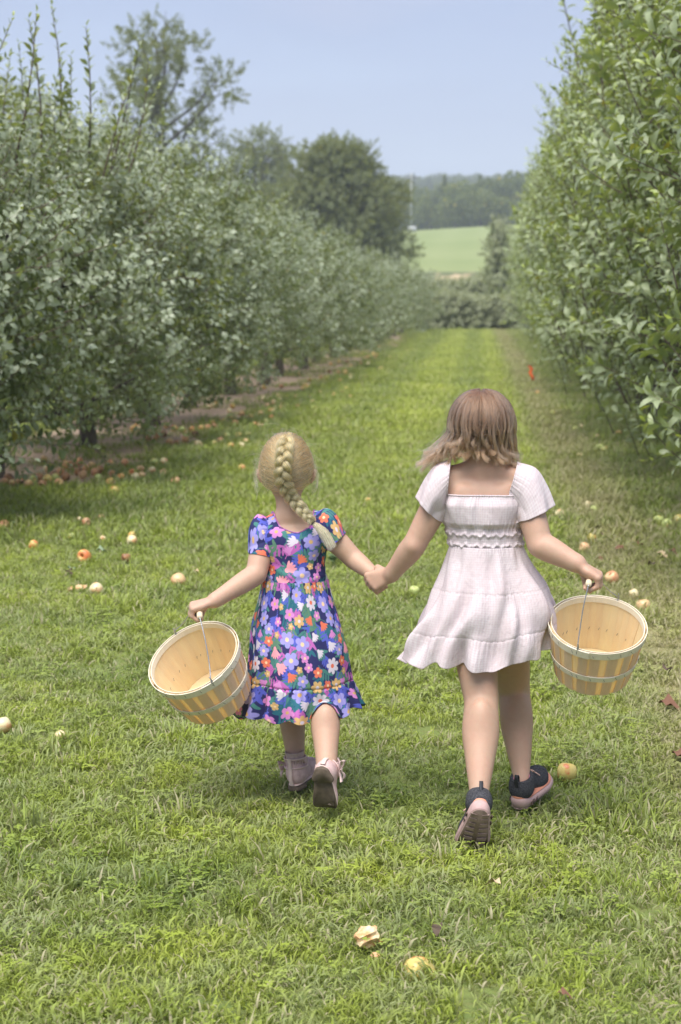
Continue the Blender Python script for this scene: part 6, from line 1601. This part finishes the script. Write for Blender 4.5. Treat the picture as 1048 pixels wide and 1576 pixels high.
# foreground apples
o = apple(643, 1499, 'yellow', 'half hidden yellow-red apple sunk in the foreground grass', None, 1.0, False); o.location.z = .006; o.rotation_euler = (1.3, .3, .5)
flesh = NM('apple_flesh', .6, .3); flesh.col(flesh.mix(flesh.rng(flesh.noise(55, flesh.objc(), 4), .35, .62), (.80, .66, .42), (.66, .34, .15))); flesh.bump(flesh.noise(120, flesh.objc()), .6, .004)
def chunk(px, py, size, label, flat=.5, seed=1, mat=None, cat='apple'):
    r = np.random.default_rng(seed); bm = bmesh.new(); bmesh.ops.create_icosphere(bm, subdivisions=3, radius=1)
    for v in bm.verts:
        c = v.co; k = 1 + .28 * math.sin(3.1 * c.x + seed) * math.cos(4.2 * c.y) + .14 * math.sin(9 * c.z + 5 * c.x + seed) + .05 * math.sin(21 * c.y + seed); v.co = Vector((c.x * k * size, c.y * k * size * .8, c.z * k * size * flat))
    me = bpy.data.meshes.new('chunk'); bm.to_mesh(me); bm.free(); me.materials.append(mat or flesh.m); p = G(px, py); o = obj('apple_chunk', me, None, (p.x, p.y, size * flat * .6 + .022), (r.normal(0, .2), r.normal(0, .2), r.uniform(0, 6)))
    tag(o, label, cat); return o
chunk(564, 1466, .031, 'bitten chunk of apple with bare flesh in the foreground grass', .8, 3); chunk(578, 1488, .009, 'small pink apple crumb just below the bitten chunk', .7, 5, bpy.data.materials['apple_skin_pink']); chunk(586, 1465, .008, 'orange scrap of apple peel right of the bitten chunk', .6, 6, bpy.data.materials['apple_skin_pink'])
chunk(124, 913, .034, 'flattened broken apple pieces left of the cream apple on the lawn', .35, 7); chunk(108, 914, .018, 'flat yellow apple slice at the left end of the broken pieces', .35, 8)
# fallen leaves
fl = NM('dead_leaf', .8, .2); fl.col(fl.mix(fl.noise(30, fl.objc()), (.10, .045, .03), (.26, .14, .09))); dl = NM('dark_leaf', .7, .3); dl.col((.10, .07, .05)); yl = NM('pale_leaf', .7, .3); yl.col((.55, .42, .26)); gl_ = NM('grey_leaf', .6, .4); gl_.col((.24, .32, .20))
V, F = leaf_geo(.075, .62, 1.2, .5, 5, .12); LM = {}
for k, m in (('brown', fl.m), ('dark', dl.m), ('yellow', yl.m), ('grey', gl_.m)):
    me = mesh('fallen_leaf', V, F, m); LM[k] = me
for px, py, k, s, lab in [(1012, 1099, 'brown', 1.3, 'curled brown leaf on the grass right of the upright basket'), (1024, 1047, 'dark', .9, 'blackish leaf right of the upright basket, nearer than its rim'), (1006, 880, 'dark', .8, 'dark leaf on the grass beyond the upright basket at right'),
                          (1034, 1178, 'brown', 1.1, 'crumpled reddish leaf near the right frame edge by the front sneaker'), (675, 1449, 'dark', .6, 'dark leaf above the half hidden foreground apple'), (857, 1556, 'brown', .45, 'pale tan leaf at the very bottom of the picture'), (770, 1384, 'yellow', .7, 'tan scrap of leaf below the rear sneaker'),
                          (240, 806, 'dark', .6, 'small dark leaf on the left lawn'), (103, 890, 'dark', .9, 'dark leaf below the spotted apple'), (148, 858, 'grey', 1.1, 'grey-green leaf right of the spotted apple'), (112, 888, 'grey', .9, 'grey-green leaf beside the dark one under the spotted apple'),
                          (299, 890, 'yellow', .6, 'tan leaf right of the orange-brown apple'), (24, 815, 'grey', 1.0, 'grey-green leaf next to the dark red apple at the left edge'), (338, 882, 'brown', .5, 'little brown leaf above the small girl\'s wrist')]:
    p = G(px, py); o = obj('fallen_leaf', LM[k], None, (p.x, p.y, .04), (R(10), R(-8), (px * 1.7) % 6.28)); o.scale = (s, s, s); tag(o, lab, 'leaf')
gl = 'brown leaves strewn below the right row'
for k in range(34):
    px, py = r_.uniform(925, 1046), r_.uniform(708, 870); p = G(px, py); o = obj('fallen_leaf', LM[['brown', 'dark', 'brown', 'yellow'][k % 4]], None, (p.x, p.y, .035), (r_.normal(0, .3), r_.normal(0, .3), r_.uniform(0, 6.3))); o.scale = (.8,) * 3; tag(o, ['dead brown leaf strewn on the %s lawn below the right tree row', 'blackish leaf strewn on the %s lawn below the right tree row', 'dead brown leaf strewn on the %s lawn below the right tree row', 'small pale leaf strewn on the %s lawn below the right tree row'][k % 4] % ('nearer' if py > 790 else 'farther'), 'leaf', gl)
# broad-leaved weed between the girls
def weed(px, py, label, s, n, seed):
    p = G(px, py); t = empty('broadleaf_weed', (p.x, p.y, 0)); tag(t, label, 'weed'); r = np.random.default_rng(seed)
    V, F = leaf_geo(.05 * s, .85, .5, .25, 5, .04); me = mesh('leaf', V, F, wd_m)
    for k in range(n):
        o = obj('leaf', me, t, (r.normal(0, .018) * s, r.normal(0, .018) * s, .03 + r.uniform(0, .03) * s), (r.normal(0, .3), r.uniform(-.7, -.1), k * 2.4)); 
    mb = MB()
    for k in range(5): mb.tube([(0, 0, 0), (r.normal(0, .012), r.normal(0, .012), .03), (r.normal(0, .02), r.normal(0, .02), .045 * s)], .0015, 4)
    obj('stem', mb.mesh('stem', wd_m), t)
wq = NM('weed_leaf', .45, .5); wq.col(wq.mix(wq.noise(30, wq.objc()), (.10, .17, .07), (.20, .28, .13))); wq.translucent((.2, .3, .08), .25); wd_m = wq.m
weed(512, 873, 'broad-leaved grey-green weed in the grass beside the small girl\'s waist', 1.1, 9, 1); weed(525, 862, 'smaller broad-leaved weed touching the one behind the small girl', .8, 6, 2)
# orange ribbon tied low in the right row
t = empty('marker_ribbon', W(817, 572, 20.0)); tag(t, 'small orange plastic ribbon hanging low on the right row', 'ribbon'); orr = plain('orange_plastic', (.85, .16, .05), .4)
Q = [(-.02, 0, .07), (.012, .01, .03), (-.008, -.005, -.01), (.018, .004, -.06), (.03, 0, -.10)]; V = [(a - .018, b, c) for a, b, c in Q] + [(a + .018, b + .006, c) for a, b, c in Q]
o = obj('ribbon_tail', mesh('ribbon_tail', V, [(i, i + 1, 6 + i, 5 + i) for i in range(4)], orr), t); o.modifiers.new('t', 'SOLIDIFY').thickness = .002
mb = MB(); mb.tube([(-.05, 0, .10), (-.02, 0, .07), (.03, 0, .09)], .004, 5); obj('twig', mb.mesh('twig', twig_mat), t)
